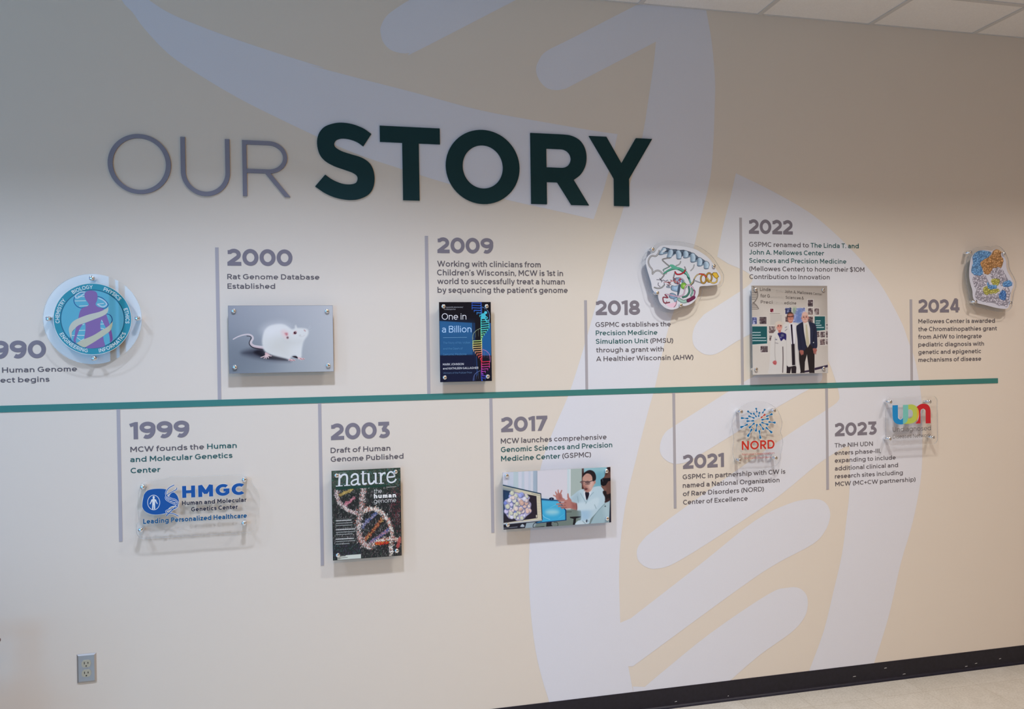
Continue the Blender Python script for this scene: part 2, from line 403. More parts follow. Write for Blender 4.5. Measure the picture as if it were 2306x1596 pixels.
    if c == 'Y': S([(h*1.1, 1), (.44, .42), (.88-h*1.1, 1)]); S([(.44, .45), (.44, 0)]); return s, .88, dg, dg
    if c == 'Z': S([(.05, 1-h), (.70, 1-h), (.07, h), (.74, h)]); return s, .75, .05, .05
    if c == 'X': S([(h*1.1, 1), (.8-h*1.1, 0)]); S([(.8-h*1.1, 1), (h*1.1, 0)]); return s, .8, dg, dg
    # marks
    if c == '(': S(EA(.52, .42, .52-h, .62, 122, 238, 12)); return s, .28, .07, .02
    if c == ')': S(EA(-.24, .42, .52-h, .62, 58, -58, 12)); return s, .28, .02, .07
    if c == ',': P([(0, w*1.1), (w*1.1, w*1.1), (w*1.1, .02), (.02, -.17), (-.03, -.12), (.04, 0), (0, 0)]); return s, w*1.1, .05, .06
    if c == '.': S([(h, 0), (h, w*1.1)]); return s, w, .06, .06
    if c == "'": P([(0, 1.0), (w*1.1, 1.0), (w*1.1, .86), (.02, .68), (-.03, .73), (.05, .86), (0, .86)]); return s, w*1.1, .03, .04
    if c == '-': S([(0, .36), (.36, .36)]); return s, .36, .06, .06
    if c == '+': S([(0, .45), (.58, .45)]); S([(.29, .16), (.29, .74)]); return s, .58, .07, .07
    if c == '$': S(spine(.70, 1)); S([(.35, -.12), (.35, 1.12)]); return s, .70, .05, .05
    if c == '&':
        S(catmull([(.80, .02), (.56, .29), (.30, .60), (.22, .80), (.38, .95), (.54, .80), (.42, .62)], n=4)); S(catmull([(.42, .62), (.14, .42), (.06, .22), (.28, .05), (.55, .12), (.74, .44)], n=4)); return s, .80, .05, .03
    if c == '"': S([(.06, 1), (.06, .75)]); S([(.22, 1), (.22, .75)]); return s, .28, .05, .05
    return [], .3, 0, 0
def split_sharp(pts, w, closed):
    """break a stroke at sharp corners and return the runs plus the bevel triangles that close the joints"""
    P = [np.array(p, float) for p in pts]; runs = []; tris = []; cur = [P[0]]
    if closed: return [(pts, True)], []
    for i in range(1, len(P)):
        cur.append(P[i])
        if i < len(P)-1:
            a = P[i]-P[i-1]; b = P[i+1]-P[i]; la, lb = np.hypot(*a), np.hypot(*b)
            if la < 1e-6 or lb < 1e-6: continue
            a, b = a/la, b/lb
            if float(a @ b) < -0.12:
                sgn = 1.0 if a[0]*b[1]-a[1]*b[0] < 0 else -1.0          # the outer side of the turn
                na = sgn*np.array([-a[1], a[0]])*w/2; nb = sgn*np.array([-b[1], b[0]])*w/2
                t = [P[i], P[i]+na, P[i]+nb]
                if (t[1][0]-t[0][0])*(t[2][1]-t[0][1])-(t[1][1]-t[0][1])*(t[2][0]-t[0][0]) < 0: t = [t[0], t[2], t[1]]
                tris.append(t); runs.append((cur, False)); cur = [P[i]]
    runs.append((cur, False))
    return runs, tris
def text_shapes(t, w):
    """shapes of a line starting at x = 0 (first body edge at 0); returns shapes, total width, x-start of every character"""
    out = []; x = 0.0; starts = []; prev = 0.0; end = 0.0
    for i, ch in enumerate(t):
        g, W, l, r = glyph(ch, w)
        x += 0 if i == 0 else prev+l
        starts.append(x)
        for k, pts, cl in g: out.append((k, [(p[0]+x, p[1]) for p in pts], cl, i))
        x += W; prev = r
        if ch != ' ': end = x
    return out, end, starts
def text_mesh(mb, t, w, fn, sx, y, m=0, lo=0, hi=None, grow=0.0):
    """fn maps (x, z) of the line to the wall; only characters lo..hi are drawn"""
    sh, W, st = text_shapes(t, w)
    y_ = y
    for q, (k, pts, cl, i) in enumerate(sh):
        if i < lo or (hi is not None and i >= hi): continue
        y = y_-0.00008*(q % 4)
        if k == 's':
            runs, tris = split_sharp(pts, w+grow, cl)
            for r_, c_ in runs:
                y -= 0.00003
                Lf, Rt = stroke_strip(r_, w+grow, c_); n = len(Lf)
                v = [fn(p[0], p[1]) for p in Lf]+[fn(p[0], p[1]) for p in Rt]
                mb.add([(p[0], y, p[1]) for p in v], [(n+j, n+(j+1) % n, (j+1) % n, j) for j in range(n if c_ else n-1)], m)
            for j, t3 in enumerate(tris):
                v = [fn(p[0], p[1]) for p in t3]; mb.add([(p[0], y-0.00003*(j+1), p[1]) for p in v], [(0, 1, 2)], m)
        else:
            poly_mesh(mb, [[fn(*p) for p in pts]], y, m)
    return W, st
def line_on_wall(mb, t, w, x0, x1, z, cap, y, m=0, lo=0, hi=None, fit=None, grow=0.0, tilt=0.0):
    sh, W, st = text_shapes(t, w)
    if fit is None: sx = (x1-x0)/W; ox = x0
    else:
        a = st[fit[0]]; b = W if fit[1] is None else st[fit[1]]
        sx = (x1-x0)/(b-a); ox = x0-a*sx
    text_mesh(mb, t, w, lambda px, pz: (ox+px*sx, z+pz*cap+px*sx*tilt), sx, y, m, lo, hi, grow)
    return sx

# ------------------------------------------------------------------ the room
XL, XR, YB = -5.6, 5.7, -7.2
def clampz(pts): return [(p[0], min(p[1], ZCEIL)) for p in pts]
def mural_loops():
    """pale bands of the printed wall, as outlines on the wall"""
    P = lambda pts: [wall_pt(*p) for p in pts]
    U = lambda pts: wps('U', pts); S = lambda pts: wps('S', pts); Nn = lambda pts: wps('N', pts)
    L = []
    # long crescent running down behind the heading
    low = P([(228, -130), (250, -70)])+U([(790, 0), (860, 80), (940, 190), (1100, 355), (1300, 490), (1500, 610), (1700, 715), (2050, 883)])+S([(300, 1000), (600, 1100), (870, 1185), (1250, 1290), (1560, 1360), (1835, 1422)])
    up = P([(236, -130), (290, -30)])+U([(965, 0), (1100, 85), (1300, 170), (1530, 255), (1800, 345), (2100, 440)])+S([(0, 425), (300, 505), (700, 608), (1100, 715), (1500, 790), (1850, 850), (1990, 870)])
    end = S([(1960, 1010), (1900, 1230)])
    L.append(catmull(low, n=4)+[p for p in end[::-1]]+catmull(up, n=4)[::-1])
    # first round-ended rung at the ceiling
    L.append(catmull(S([(820, -105), (640, 0), (560, 50), (490, 105), (455, 170), (452, 210), (470, 275), (520, 325), (590, 345), (640, 343), (690, 330), (1330, 0), (1560, -118)]), n=4))
    # second rung, joined to the upper strand
    L.append(catmull(P([(1470, -8), (1432, 12), (1290, 85), (1231, 115), (1214, 135), (1207, 156), (1214, 180), (1231, 198), (1252, 203), (1273, 200)]), n=4)+P([(1477, 94), (1490, 60), (1490, 0)]))
    # the strand that sweeps from the ceiling down to the floor
    r1 = P([(1586, -10), (1590, 22), (1601, 83), (1607.6, 144), (1610.6, 196), (1609, 253), (1607, 310), (1602, 380), (1594, 427), (1581, 480), (1571, 520), (1560, 566), (1545, 620), (1528, 670), (1510, 722), (1496, 775), (1485, 825), (1474, 875), (1464, 910), (1447, 974), (1430, 1043), (1412, 1117), (1399, 1204), (1394, 1290), (1397, 1407)])
    r2 = P([(1425, 1500), (1450, 1548)])
    l1 = P([(1477, 94), (1472, 144), (1461, 218), (1448, 300), (1428, 380), (1401, 478), (1377, 553), (1351, 652), (1322, 757), (1300, 830), (1278, 895), (1252, 955), (1230, 1010), (1217, 1055), (1203, 1118), (1194, 1200), (1191, 1290), (1195, 1377), (1206, 1464), (1221, 1529), (1236, 1578), (1240, 1600)])
    L.append(P([(1480, -5)])+catmull(r1, n=3)+P([(1432, 1590)])+catmull(l1, n=3)[::-1])
    # lower-right strand with the lens-shaped head
    rr = P([(1657, 390), (1735, 428), (1825, 480), (1890, 535), (1945, 592), (1980, 636), (2006, 679), (2033, 732), (2044, 764), (2059, 806), (2069, 855), (2075, 902), (2077, 980), (2075, 1063), (2065, 1130), (2050, 1195), (2028, 1269), (2006, 1368), (1989, 1429), (1966, 1500), (1960, 1520)])
    ll = P([(1657, 390), (1644, 448), (1628, 511), (1615, 578)])
    l2 = P([(1640, 594), (1675, 609), (1694, 624), (1690, 638), (1665, 657)])
    l3 = P([(1585, 708), (1566, 732), (1559, 758), (1564, 780), (1581, 795), (1600, 799), (1620, 793), (1660, 768), (1720, 735), (1790, 690)])
    l4 = P([(1830, 738), (1864, 810), (1879, 850), (1889, 885), (1887, 903), (1862, 922), (1810, 955), (1761, 988), (1640, 1072), (1501, 1172)])
    l5 = P([(1455, 1207), (1437, 1230), (1434, 1250), (1440, 1265), (1456, 1277), (1480, 1280), (1530, 1262), (1677, 1169), (1760, 1112), (1840, 1046), (1900, 1007)])
    l6 = P([(1913, 1003), (1914, 1060), (1912, 1117), (1907, 1160), (1896, 1247), (1876, 1334), (1855, 1420), (1824, 1505), (1816, 1530)])
    left = catmull(ll, n=3)+catmull(l2, n=4)+catmull(l3, n=4)+catmull(l4, n=4)+catmull(l5, n=4)+catmull(l6, n=3)
    L.append(left+catmull(rr, n=3)[::-1][:-1])
    # free rung behind the 2021 caption, round at both ends
    L.append(catmull(P([(1655, 872), (1529, 952), (1497, 975), (1486, 1004), (1490, 1026), (1508, 1041), (1530, 1044), (1560, 1033), (1646, 981), (1753, 915), (1835, 868), (1852, 848), (1840, 820), (1805, 812), (1760, 818), (1700, 846)]), True, n=4))
    # rung joined to the left strand, round at its right end
    L.append(P([(1396, 1402)])+catmull(P([(1420, 1392), (1577, 1270), (1700, 1172), (1776, 1134), (1820, 1124), (1850, 1126), (1866, 1142), (1869, 1165), (1858, 1195), (1830, 1225), (1750, 1268), (1664, 1325), (1425, 1500)]), n=4)+P([(1400, 1500)]))
    # lowest rung, running into the skirting
    L.append(P([(1425, 1545), (1452, 1546)])+catmull(P([(1480, 1522), (1600, 1425), (1729, 1338), (1772, 1323), (1800, 1324), (1817, 1342), (1818, 1370), (1808, 1395), (1780, 1425), (1710, 1475), (1635, 1540), (1600, 1572)]), n=4)+P([(1430, 1600)]))
    return [clampz(l) for l in L]

w = MB()
w.box(XL, XR, 0.0, 0.14, 0.0, ZCEIL+0.5)
for i, loop in enumerate(mural_loops()):
    poly_mesh(w, [loop], -0.0003-0.00005*i, 1)
tag(w.build('wall_front', [M['peach'], M['pale']]), 'wall with a peach and pale printed mural of a giant DNA helix', kind='structure')
f = MB(); f.box(XL-0.15, XR+0.15, YB-0.15, 0.14, -0.12, 0.0)
tag(f.build('floor', M['floor']), kind='structure')
# side and rear walls with window openings
wl = MB()
wl.box(XL-0.14, XL, -1.2, 0.0, 0, ZCEIL).box(XL-0.14, XL, YB, -4.8, 0, ZCEIL).box(XL-0.14, XL, -4.8, -1.2, 0, 0.75).box(XL-0.14, XL, -4.8, -1.2, 2.75, ZCEIL)
tag(wl.build('wall_left', M['ywall']), kind='structure')
wr = MB(); wr.box(XR, XR+0.14, YB, 0.0, 0, ZCEIL)
tag(wr.build('wall_right', M['ywall']), kind='structure')
WBX = (-4.75, -1.9)
wb = MB()
wb.box(XL, WBX[0], YB-0.14, YB, 0, ZCEIL).box(WBX[1], XR, YB-0.14, YB, 0, ZCEIL).box(*WBX, YB-0.14, YB, 0, 0.4).box(*WBX, YB-0.14, YB, 2.9, ZCEIL)
tag(wb.build('wall_rear', M['ywall']), kind='structure')
fr = MB()
for z0, z1 in ((0.75, 0.81), (2.69, 2.75)): fr.box(XL-0.11, XL-0.05, -4.8, -1.2, z0, z1)
for y in (-4.77, -3.6, -2.4, -1.23): fr.box(XL-0.11, XL-0.05, y-0.03, y+0.03, 0.75, 2.75)
tag(fr.build('window_1', M['grid']), kind='structure')
fr = MB()
for z0, z1 in ((0.4, 0.46), (2.84, 2.9)): fr.box(*WBX, YB-0.11, YB-0.05, z0, z1)
for x in (WBX[0]+0.03, -2.77, -2.66, WBX[1]-0.03): fr.box(x-0.03, x+0.03, YB-0.11, YB-0.05, 0.4, 2.9)
tag(fr.build('window_2', M['grid']), kind='structure')

# ceiling: boards with one long unseen slot shaped to cut the recessed lamps' light, T-bar grid proud of the tiles
YS0, YS1 = -1.55, -0.94
c = MB()
c.box(XL, XR, YB, YS0, ZCEIL, ZCEIL+0.02).box(XL, XR, YS1, 0.0, ZCEIL, ZCEIL+0.02)
tag(c.build('ceiling', M['ceil']), kind='structure')
g = MB()
k = -12
while True:
    x = 1.388+0.6096*k; k += 1
    if x < XL: continue
    if x > XR: break
    g.box(x-0.012, x+0.012, YS1, -0.004, ZCEIL-0.004, ZCEIL-0.0005).box(x-0.012, x+0.012, YB, YS0, ZCEIL-0.004, ZCEIL-0.0005)
for k in range(0, 12):
    y = -0.33-0.6096*k
    if YS0-0.01 < y < YS1+0.01 and False: continue
    g.box(XL, XR, y-0.012, y+0.012, ZCEIL-0.0045, ZCEIL-0.0003)
g.box(XL, XR, -0.008, 0.0, ZCEIL-0.003, ZCEIL-0.0002)
tag(g.build('trim_1', M['grid']), kind='structure')
t = MB()  # recess walls out of view, added so the lamp light cuts off level
t.box(XL, XR, YS0-0.012, YS0, ZCEIL+0.002, ZCEIL+0.42).box(XL, XR, YS1, YS1+0.012, ZCEIL+0.002, ZCEIL+0.42).box(XL, XR, YS0, YS1, ZCEIL+0.42, ZCEIL+0.43)
tag(t.build('lamp_recess', M['tinside']), kind='structure')

# black vinyl cove base: flat face with a small toe
b = MB()
prof = [(0.0, 0.092), (-0.0022, 0.0915), (-0.003, 0.089), (-0.003, 0.016), (-0.0045, 0.009), (-0.009, 0.004), (-0.017, 0.0015), (-0.018, 0.0), (0.0, 0.0)]
n = len(prof)
v = [(x, p[0], p[1]) for x in (XL, XR) for p in prof]
b.add(v, [(i, (i+1) % n, n+(i+1) % n, n+i) for i in range(n)]+[tuple(range(n))[::-1], tuple(range(n, 2*n))])
# pale scuffs where the vinyl is chipped
bb = b.build('baseboard_front', [M['base'], M['grid']])
bb.data.polygons.foreach_set('material_index', [0]*len(bb.data.polygons))
sc_ = MB(); random.seed(5)
for (cx_, cy_) in ((2252, 1483.5), (2198, 1494), (2176, 1502.5), (2036, 1520.5), (1994, 1504.5), (1924, 1523.5), (1640, 1568.5), (1522, 1580)):
    x, z = wall_pt(cx_, cy_, 0.0032); z = max(z, 0.018)
    L_ = random.uniform(0.006, 0.02)
    sc_.add([(x-L_/2, -0.0033, z), (x+L_/2, -0.0033, z+0.001), (x+L_/2*0.7, -0.0033, z+0.0035), (x-L_/2*0.6, -0.0033, z+0.0025)], [(0, 1, 2, 3)])
o = sc_.build('scuff', M['grid'], bb)
tag(bb, kind='structure')

# ------------------------------------------------------------------ raised heading letters
def letter(name, label, build, m, group):
    mb = MB(); build(mb); o = mb.build(name, m); tag(o, label, 'letter', group); return o
LF, LB = -0.0075, -0.0004           # front and back of a letter
def oval(crop, l, r, t, b, off):
    c0 = wp(crop, ((l+r)/2, (t+b)/2), off); lx = wp(crop, (l, (t+b)/2), off)[0]; rx = wp(crop, (r, (t+b)/2), off)[0]
    tz = wp(crop, ((l+r)/2, t), off)[1]; bz = wp(crop, ((l+r)/2, b), off)[1]
    return [((lx+rx)/2+(rx-lx)/2*math.cos(a), (tz+bz)/2+(tz-bz)/2*math.sin(a)) for a in [2*math.pi*i/64 for i in range(64)]]
HL = 'raised letters of the heading'
letter('heading_letter', 'thin grey letter O at the far left of the heading', lambda mb: poly_mesh(mb, [oval('U', 698, 1108, 869, 1257, 0.0075), oval('U', 730, 1076, 895, 1231, 0.0075)], LF, 0, LB), M['our'], HL)
def bu(mb):
    a = wps('U', [(1180, 887), (1188, 1110)], .0075); e = wps('U', [(1477, 1118), (1472, 902)], .0075)
    bz = wp('U', (1340, 1257), .0075)[1]; cx = (a[1][0]+e[0][0])/2; cz = (a[1][1]+e[0][1])/2
    arc = EA(cx, cz, (e[0][0]-a[1][0])/2, cz-bz, 180, 360, 36)
    stroke_mesh(mb, [(a[1][0], a[0][1])]+arc+[(e[0][0], e[1][1])], 0.0178, LF, back=LB)
letter('heading_letter', 'thin grey letter U between the thin O and the thin R', bu, M['our'], HL)
def br_(mb):
    q = dict(tl=(1581, 921), bl=(1593, 1270), tr=(1740, 928), mr=(1740, 1112), ml=(1587, 1106), leg0=(1727, 1112), leg1=(1866, 1281))
    w_ = {k: wp('U', v, .0075) for k, v in q.items()}
    x0 = (w_['tl'][0]+w_['bl'][0])/2; zt = (w_['tl'][1]+w_['tr'][1])/2; zm = (w_['mr'][1]+w_['ml'][1])/2; zb = w_['bl'][1]
    rx = wp('U', (1850, 1024), .0075)[0]; cx = w_['tr'][0]
    stroke_mesh(mb, [(x0, zb), (x0, zt), (cx, zt)]+EA(cx, (zt+zm)/2, rx-cx, (zt-zm)/2, 90, -90, 28)+[(x0+0.0082, zm)], 0.0168, LF, back=LB)
    p0, p1 = w_['leg0'], w_['leg1']; hw = 0.0112
    poly_mesh(mb, [[(p0[0]-hw, zm), (p1[0]-hw, zb), (p1[0]+hw, zb), (p0[0]+hw, zm)]], LF-0.0001, 0, LB)
letter('heading_letter', 'thin grey letter R just left of the bold green S', br_, M['our'], HL)
def sq(pts):
    """straighten a traced letter: snap points that nearly share a height or an upright"""
    P = [list(p) for p in pts]
    for ax in (0, 1):
        vals = sorted(range(len(P)), key=lambda i: P[i][ax]); grp = [vals[0]]
        for i in vals[1:]+[None]:
            if i is not None and P[i][ax]-P[grp[-1]][ax] < 0.0065: grp.append(i); continue
            mval = sum(P[j][ax] for j in grp)/len(grp)
            for j in grp: P[j][ax] = mval
            if i is not None: grp = [i]
    return [tuple(p) for p in P]
def bs(mb):
    seg1 = [(340, 948), (300, 920), (250, 902), (200, 897), (165, 908), (152, 930), (160, 955), (200, 980), (260, 1000), (330, 1022), (380, 1057), (405, 1102), (414, 1160), (405, 1215), (380, 1255), (340, 1280), (290, 1294), (230, 1294), (160, 1280), (90, 1250), (28, 1208)]
    seg2 = [(93, 1132), (140, 1165), (200, 1190), (250, 1196), (290, 1187), (303, 1162), (298, 1138), (270, 1118), (220, 1100), (150, 1075), (90, 1040), (55, 995), (40, 930), (50, 870), (85, 825), (140, 802), (200, 795), (270, 805), (340, 832), (392, 868)]
    poly_mesh(mb, [wps('S', catmull(seg1, n=4)+catmull(seg2, n=4), .0075)], LF, 0, LB)
letter('heading_letter', 'bold dark green letter S', bs, M['story'], HL)
letter('heading_letter', 'bold dark green letter T', lambda mb: poly_mesh(mb, [sq(wps('S', [(447, 814), (837, 833), (837, 935), (699, 930), (707, 1300), (600, 1297), (592, 925), (448, 917)], .0075))], LF, 0, LB), M['story'], HL)
letter('heading_letter', 'bold dark green letter O between the T and the R', lambda mb: poly_mesh(mb, [oval('S', 876, 1354, 842, 1322, .0075), oval('S', 985, 1247, 941, 1222, .0075)], LF, 0, LB), M['story'], HL)
def bR(mb):
    x0, zb = wp('S', (1431, 1321), .0075); zt = wp('S', (1520, 866), .0075)[1]
    xs = wp('S', (1531, 1200), .0075)[0]
    bowl = catmull(wps('S', [(1620, 870), (1690, 880), (1745, 910), (1778, 960), (1789, 1020), (1780, 1080), (1750, 1132), (1706, 1167)], .0075), n=5)
    leg = wps('S', [(1805, 1328), (1692, 1326), (1600, 1182)], .0075)
    outer = [(x0, zt)]+[(bowl[0][0], zt)]+bowl[1:]+[(leg[0][0], zb), (leg[1][0], zb), leg[2], (xs, leg[2][1]), (xs, zb), (x0, zb)]
    ct = wp('S', (1590, 965), .0075)[1]; cb = wp('S', (1590, 1087), .0075)[1]
    cxm = wp('S', (1625, 1027), .0075)[0]; cxr = wp('S', (1688, 1030), .0075)[0]
    inner = [(xs, cb), (xs, ct)]+EA(cxm, (ct+cb)/2, cxr-cxm, (ct-cb)/2, 90, -90, 20)
    poly_mesh(mb, [outer, inner], LF, 0, LB)
letter('heading_letter', 'bold dark green letter R', bR, M['story'], HL)
letter('heading_letter', 'bold dark green letter Y ending the heading', lambda mb: poly_mesh(mb, [sq(wps('S', [(1805, 881), (1918, 885), (2016, 1060), (2110, 897), (2215, 901), (2066, 1160), (2066, 1336), (1970, 1335), (1968, 1158)], .0075))], LF, 0, LB), M['story'], HL)

# ------------------------------------------------------------------ time line, ticks and captions (cut vinyl on the wall)
YV = -0.0007
zt = np.mean([wall_pt(*p)[1] for p in ((0, 913), (496, 899), (1100, 883), (1671, 866), (2247, 853))])
zb = np.mean([wall_pt(*p)[1] for p in ((0, 927.5), (720, 907.5), (1106, 896.5), (1862, 874), (2247, 862.5))])
mb = MB(); mb.box(-4.4, wall_pt(2247, 858)[0], -0.0016, -0.0002, zb, zt)
tag(mb.build('time_line', M['teal']), 'long teal stripe running level across the wall', 'stripe')
def tick(label, top, bot, pxw):
    """a grey upright stripe from its top pixel to its bottom pixel"""
    a, b_ = wall_pt(*top), wall_pt(*bot); x = (a[0]+b_[0])/2
    wd = wall_pt(top[0]+pxw/2, top[1])[0]-wall_pt(top[0]-pxw/2, top[1])[0]
    mb = MB(); mb.box(x-wd/2, x+wd/2, -0.0012, -0.0002, b_[1], a[1])
    o = mb.build('tick_stripe', M['tick']); tag(o, label, 'stripe', 'grey tick stripes of the time line')
TK = 'grey upright stripe '
tick(TK+'left of the 2000 caption', (487, 557), (496, 900), 8)
tick(TK+'left of the 2009 caption', (960, 531), (966, 887), 7.4)
tick(TK+'left of the 2018 caption', (1319, 676), (1321, 879), 6)
tick(TK+'left of the 2022 caption', (1667.5, 490), (1672, 866), 6)
tick(TK+'left of the 2024 caption', (2051, 674), (2053, 857), 5.6)
tick(TK+'left of the 1999 caption', (266.5, 919), (272.5, 1219), 8)
tick(TK+'left of the 2003 caption', (720, 906), (726, 1273), 7.4)
tick(TK+'left of the 2017 caption', (1106, 895), (1109.5, 1199), 6.8)
tick(TK+'left of the 2021 caption', (1516.5, 883), (1521, 1144), 6)
tick(TK+'left of the 2023 caption', (1861, 872), (1864, 1102), 5.8)

def caption(label, crop, year, ycol, lines, cap_px):
    """year: (text, left, right, top, base, fit); lines: (text, left, right, base, spans, fit); all in pixels of the crop"""
    t_, l, r, tp, bs_, fit = year
    xl, z0 = wp(crop, (l, bs_)); xr, _ = wp(crop, (r, bs_)); z1 = wp(crop, (l, tp))[1]
    root = empty('wall_caption', (xl, 0.0, z0), label, 'caption', 'grey captions along the time line')
    mb = MB(); line_on_wall(mb, t_, 0.228, xl, xr, z0, z1-z0, YV, fit=fit)
    mb.build('year_number', ycol, root)
    for ln in lines:
        txt, l, r, bs_ = ln[:4]; spans = ln[4] if len(ln) > 4 else None; fit = ln[5] if len(ln) > 5 else None
        xa, z = wp(crop, (l, bs_)); xb, _ = wp(crop, (r, bs_))
        cap = wp(crop, (l, bs_-cap_px))[1]-z
        mb = MB(); cols = [M['text'], M['green']]
        if not spans: line_on_wall(mb, txt, 0.157, xa, xb, z, cap, YV, 0, fit=fit)
        else:
            for lo, hi, m in spans: line_on_wall(mb, txt, 0.157, xa, xb, z, cap, YV, m, lo, hi, fit=fit)
        used = sorted(set(mb.m)); mb.m = [used.index(i) for i in mb.m]
        mb.build('text_line', [cols[i] for i in used], root)
    return root
G_ = lambda s: [(0, len(s), 1)]
def split(s, k, first=0): return [(0, k, first), (k, len(s), 1-first)]
caption('caption for 1990, cut off at the left edge beside the round seal', 'A', ('1990', 100, 462, 1005, 1185, (2, None)), M['year'],
        [('The Human Genome', 22, 770, 1325, None, (4, None)), ('Project begins', 5, 495, 1425, None, (4, None))], 52)
bpy.data.objects['wall_caption']['label'] = 'caption for 1990, cut off at the left edge beside the round seal'
caption('caption for 2000 above the white rat picture', 'B', ('2000', 228, 882, 88, 257, None), M['year'],
        [('Rat Genome Database', 230, 1150, 392), ('Established', 232, 708, 487)], 52)
caption('caption for 2009 above the book cover', 'C', ('2009', 217, 722, 136, 278, None), M['year'],
        [('Working with clinicians from', 218, 1147, 399), ("Children's Wisconsin, MCW is 1st in", 217, 1348, 478), ('world to successfully treat a human', 219, 1363, 556), ("by sequencing the patient's genome", 221, 1390, 635)], 52)
s1 = 'Simulation Unit (PMSU)'
caption('caption for 2018 below and left of the ribbon protein cutout', 'D', ('2018', 172, 594, 656, 796, None), M['year'],
        [('GSPMC establishes the', 172, 884, 908), ('Precision Medicine', 175, 757, 987, G_('Precision Medicine')), (s1, 175, 907, 1067, split(s1, 16, 1)), ('through a grant with', 178, 818, 1149), ('A Healthier Wisconsin (AHW)', 178, 1098, 1232)], 46)
s1 = 'GSPMC renamed to The Linda T. and'; s2 = 'John A. Mellowes Center'; s3 = 'Sciences and Precision Medicine'
caption('caption for 2022 above the picture of three people', 'E', ('2022', 183, 580, 53, 185, None), M['year'],
        [(s1, 187, 1172, 300, split(s1, 17)), (s2, 187, 860, 371, G_(s2)), (s3, 188, 1060, 445, G_(s3)), ('(Mellowes Center) to honor their $10M', 188, 1223, 519), ('Contribution to Innovation', 190, 911, 591)], 43)
caption('caption for 2024 at the right end of the teal stripe', 'F', ('2024', 412, 848, 627, 768, None), M['year'],
        [('Mellowes Center is awarded', 413, 1222, 882), ('the Chromatinopathies grant', 412, 1243, 965), ('from AHW to integrate', 412, 1082, 1046), ('pediatric diagnosis with', 412, 1106, 1128), ('genetic and epigenetic', 412, 1077, 1208), ('mechanisms of disease', 413, 1077, 1290)], 45)
s1 = 'MCW founds the Human'; s2 = 'and Molecular Genetics'
caption('caption for 1999 above the blue logo plaque', 'G', ('1999', 232, 828, 224, 395, None), M['year'],
        [(s1, 238, 1300, 522, split(s1, 15)), (s2, 237, 1258, 622, G_(s2)), ('Center', 241, 537, 733, G_('Center'))], 53)
caption('caption for 2003 above the magazine cover', 'H', ('2003', 218, 750, 214, 362, None), M['year'],
        [('Draft of Human', 218, 755, 478), ('Genome Published', 219, 873, 557)], 47)
s1 = 'Genomic Sciences and Precision'; s2 = 'Medicine Center (GSPMC)'
caption('caption for 2017 above the picture with two computer screens', 'I', ('2017', 213, 678, 262, 412, None), M['year'],
        [('MCW launches comprehensive', 212, 1268, 527), (s1, 213, 1325, 612, G_(s1)), (s2, 215, 1113, 702, split(s2, 16, 1))], 52)
caption('caption for 2021 below the starburst logo plaque', 'J', ('2021', 252, 747, 818, 988, None), M['year'],
        [('GSPMC in partnership with CW is', 252, 1482, 1112), ('named a National Organization', 253, 1412, 1213), ('of Rare Disorders (NORD)', 254, 1225, 1313), ('Center of Excellence', 257, 1030, 1415)], 57)
caption('caption for 2023 below the rounded plaque with coloured letters', 'K', ('2023', 233, 793, 545, 724, None), M['year'],
        [('The NIH UDN', 233, 742, 872), ('enters phase-III,', 233, 848, 973), ('expanding to include', 235, 1046, 1073), ('additional clinical and', 236, 1077, 1178), ('research sites including', 237, 1140, 1283), ('MCW (MC+CW partnership)', 241, 1310, 1386)], 58)

# ------------------------------------------------------------------ power outlet
def outlet():
    x0, z1 = wp('L', (1000, 640)); x1, z0 = wp('L', (1255, 1010))
    x0, x1 = x0, x1; cx = (x0+x1)/2; cz = (z0+z1)/2; w2, h2 = 0.035, 0.0573
    root = empty('power_outlet', (cx, 0, cz), 'steel double power outlet low on the wall at the left', 'outlet')
    mb = MB(); e = 0.006; d = -0.0055
    ring0 = [(cx-w2, cz-h2), (cx+w2, cz-h2), (cx+w2, cz+h2), (cx-w2, cz+h2)]
    ring1 = [(cx-w2+e, cz-h2+e), (cx+w2-e, cz-h2+e), (cx+w2-e, cz+h2-e), (cx-w2+e, cz+h2-e)]
    mb.add([(p[0], -0.0003, p[1]) for p in ring0]+[(p[0], -0.0018, p[1]) for p in ring0]+[(p[0], d, p[1]) for p in ring1],
           [(i, (i+1) % 4, 4+(i+1) % 4, 4+i) for i in range(4)]+[(4+i, 4+(i+1) % 4, 8+(i+1) % 4, 8+i) for i in range(4)]+[(8, 9, 10, 11)])
    mb.build('cover_plate', M['steel'], root)
    for s in (1, -1):
        zc = cz+s*0.0192
        pts = []
        for i in range(48):
            a = 2*math.pi*i/48; x = 0.0172*math.cos(a); z = 0.0172*math.sin(a); z = max(-0.0142, min(0.0142, z)); pts.append((cx+x, zc+z))
        mb = MB(); poly_mesh(mb, [pts], -0.0078, 0, -0.005)
        rc = mb.build('receptacle', M['almond'], root)
        mb = MB()
        for dx, hh in ((-0.0065, 0.0046), (0.0065, 0.0038)): mb.box(cx+dx-0.0013, cx+dx+0.0013, -0.0081, -0.0077, zc+0.003-hh, zc+0.003+hh)
        poly_mesh(mb, [[(cx+0.0027*math.cos(a), zc-0.0088+0.0027*math.sin(a)) for a in [2*math.pi*i/16 for i in range(16)]]], -0.0080)
        mb.build('slot', M['dark'], rc)
    mb = MB(); poly_mesh(mb, [[(cx+0.0035*math.cos(a), cz+0.0035*math.sin(a)) for a in [2*math.pi*i/20 for i in range(20)]]], -0.0068, 0, -0.005)
    mb.build('screw', M['steel'], root)
outlet()

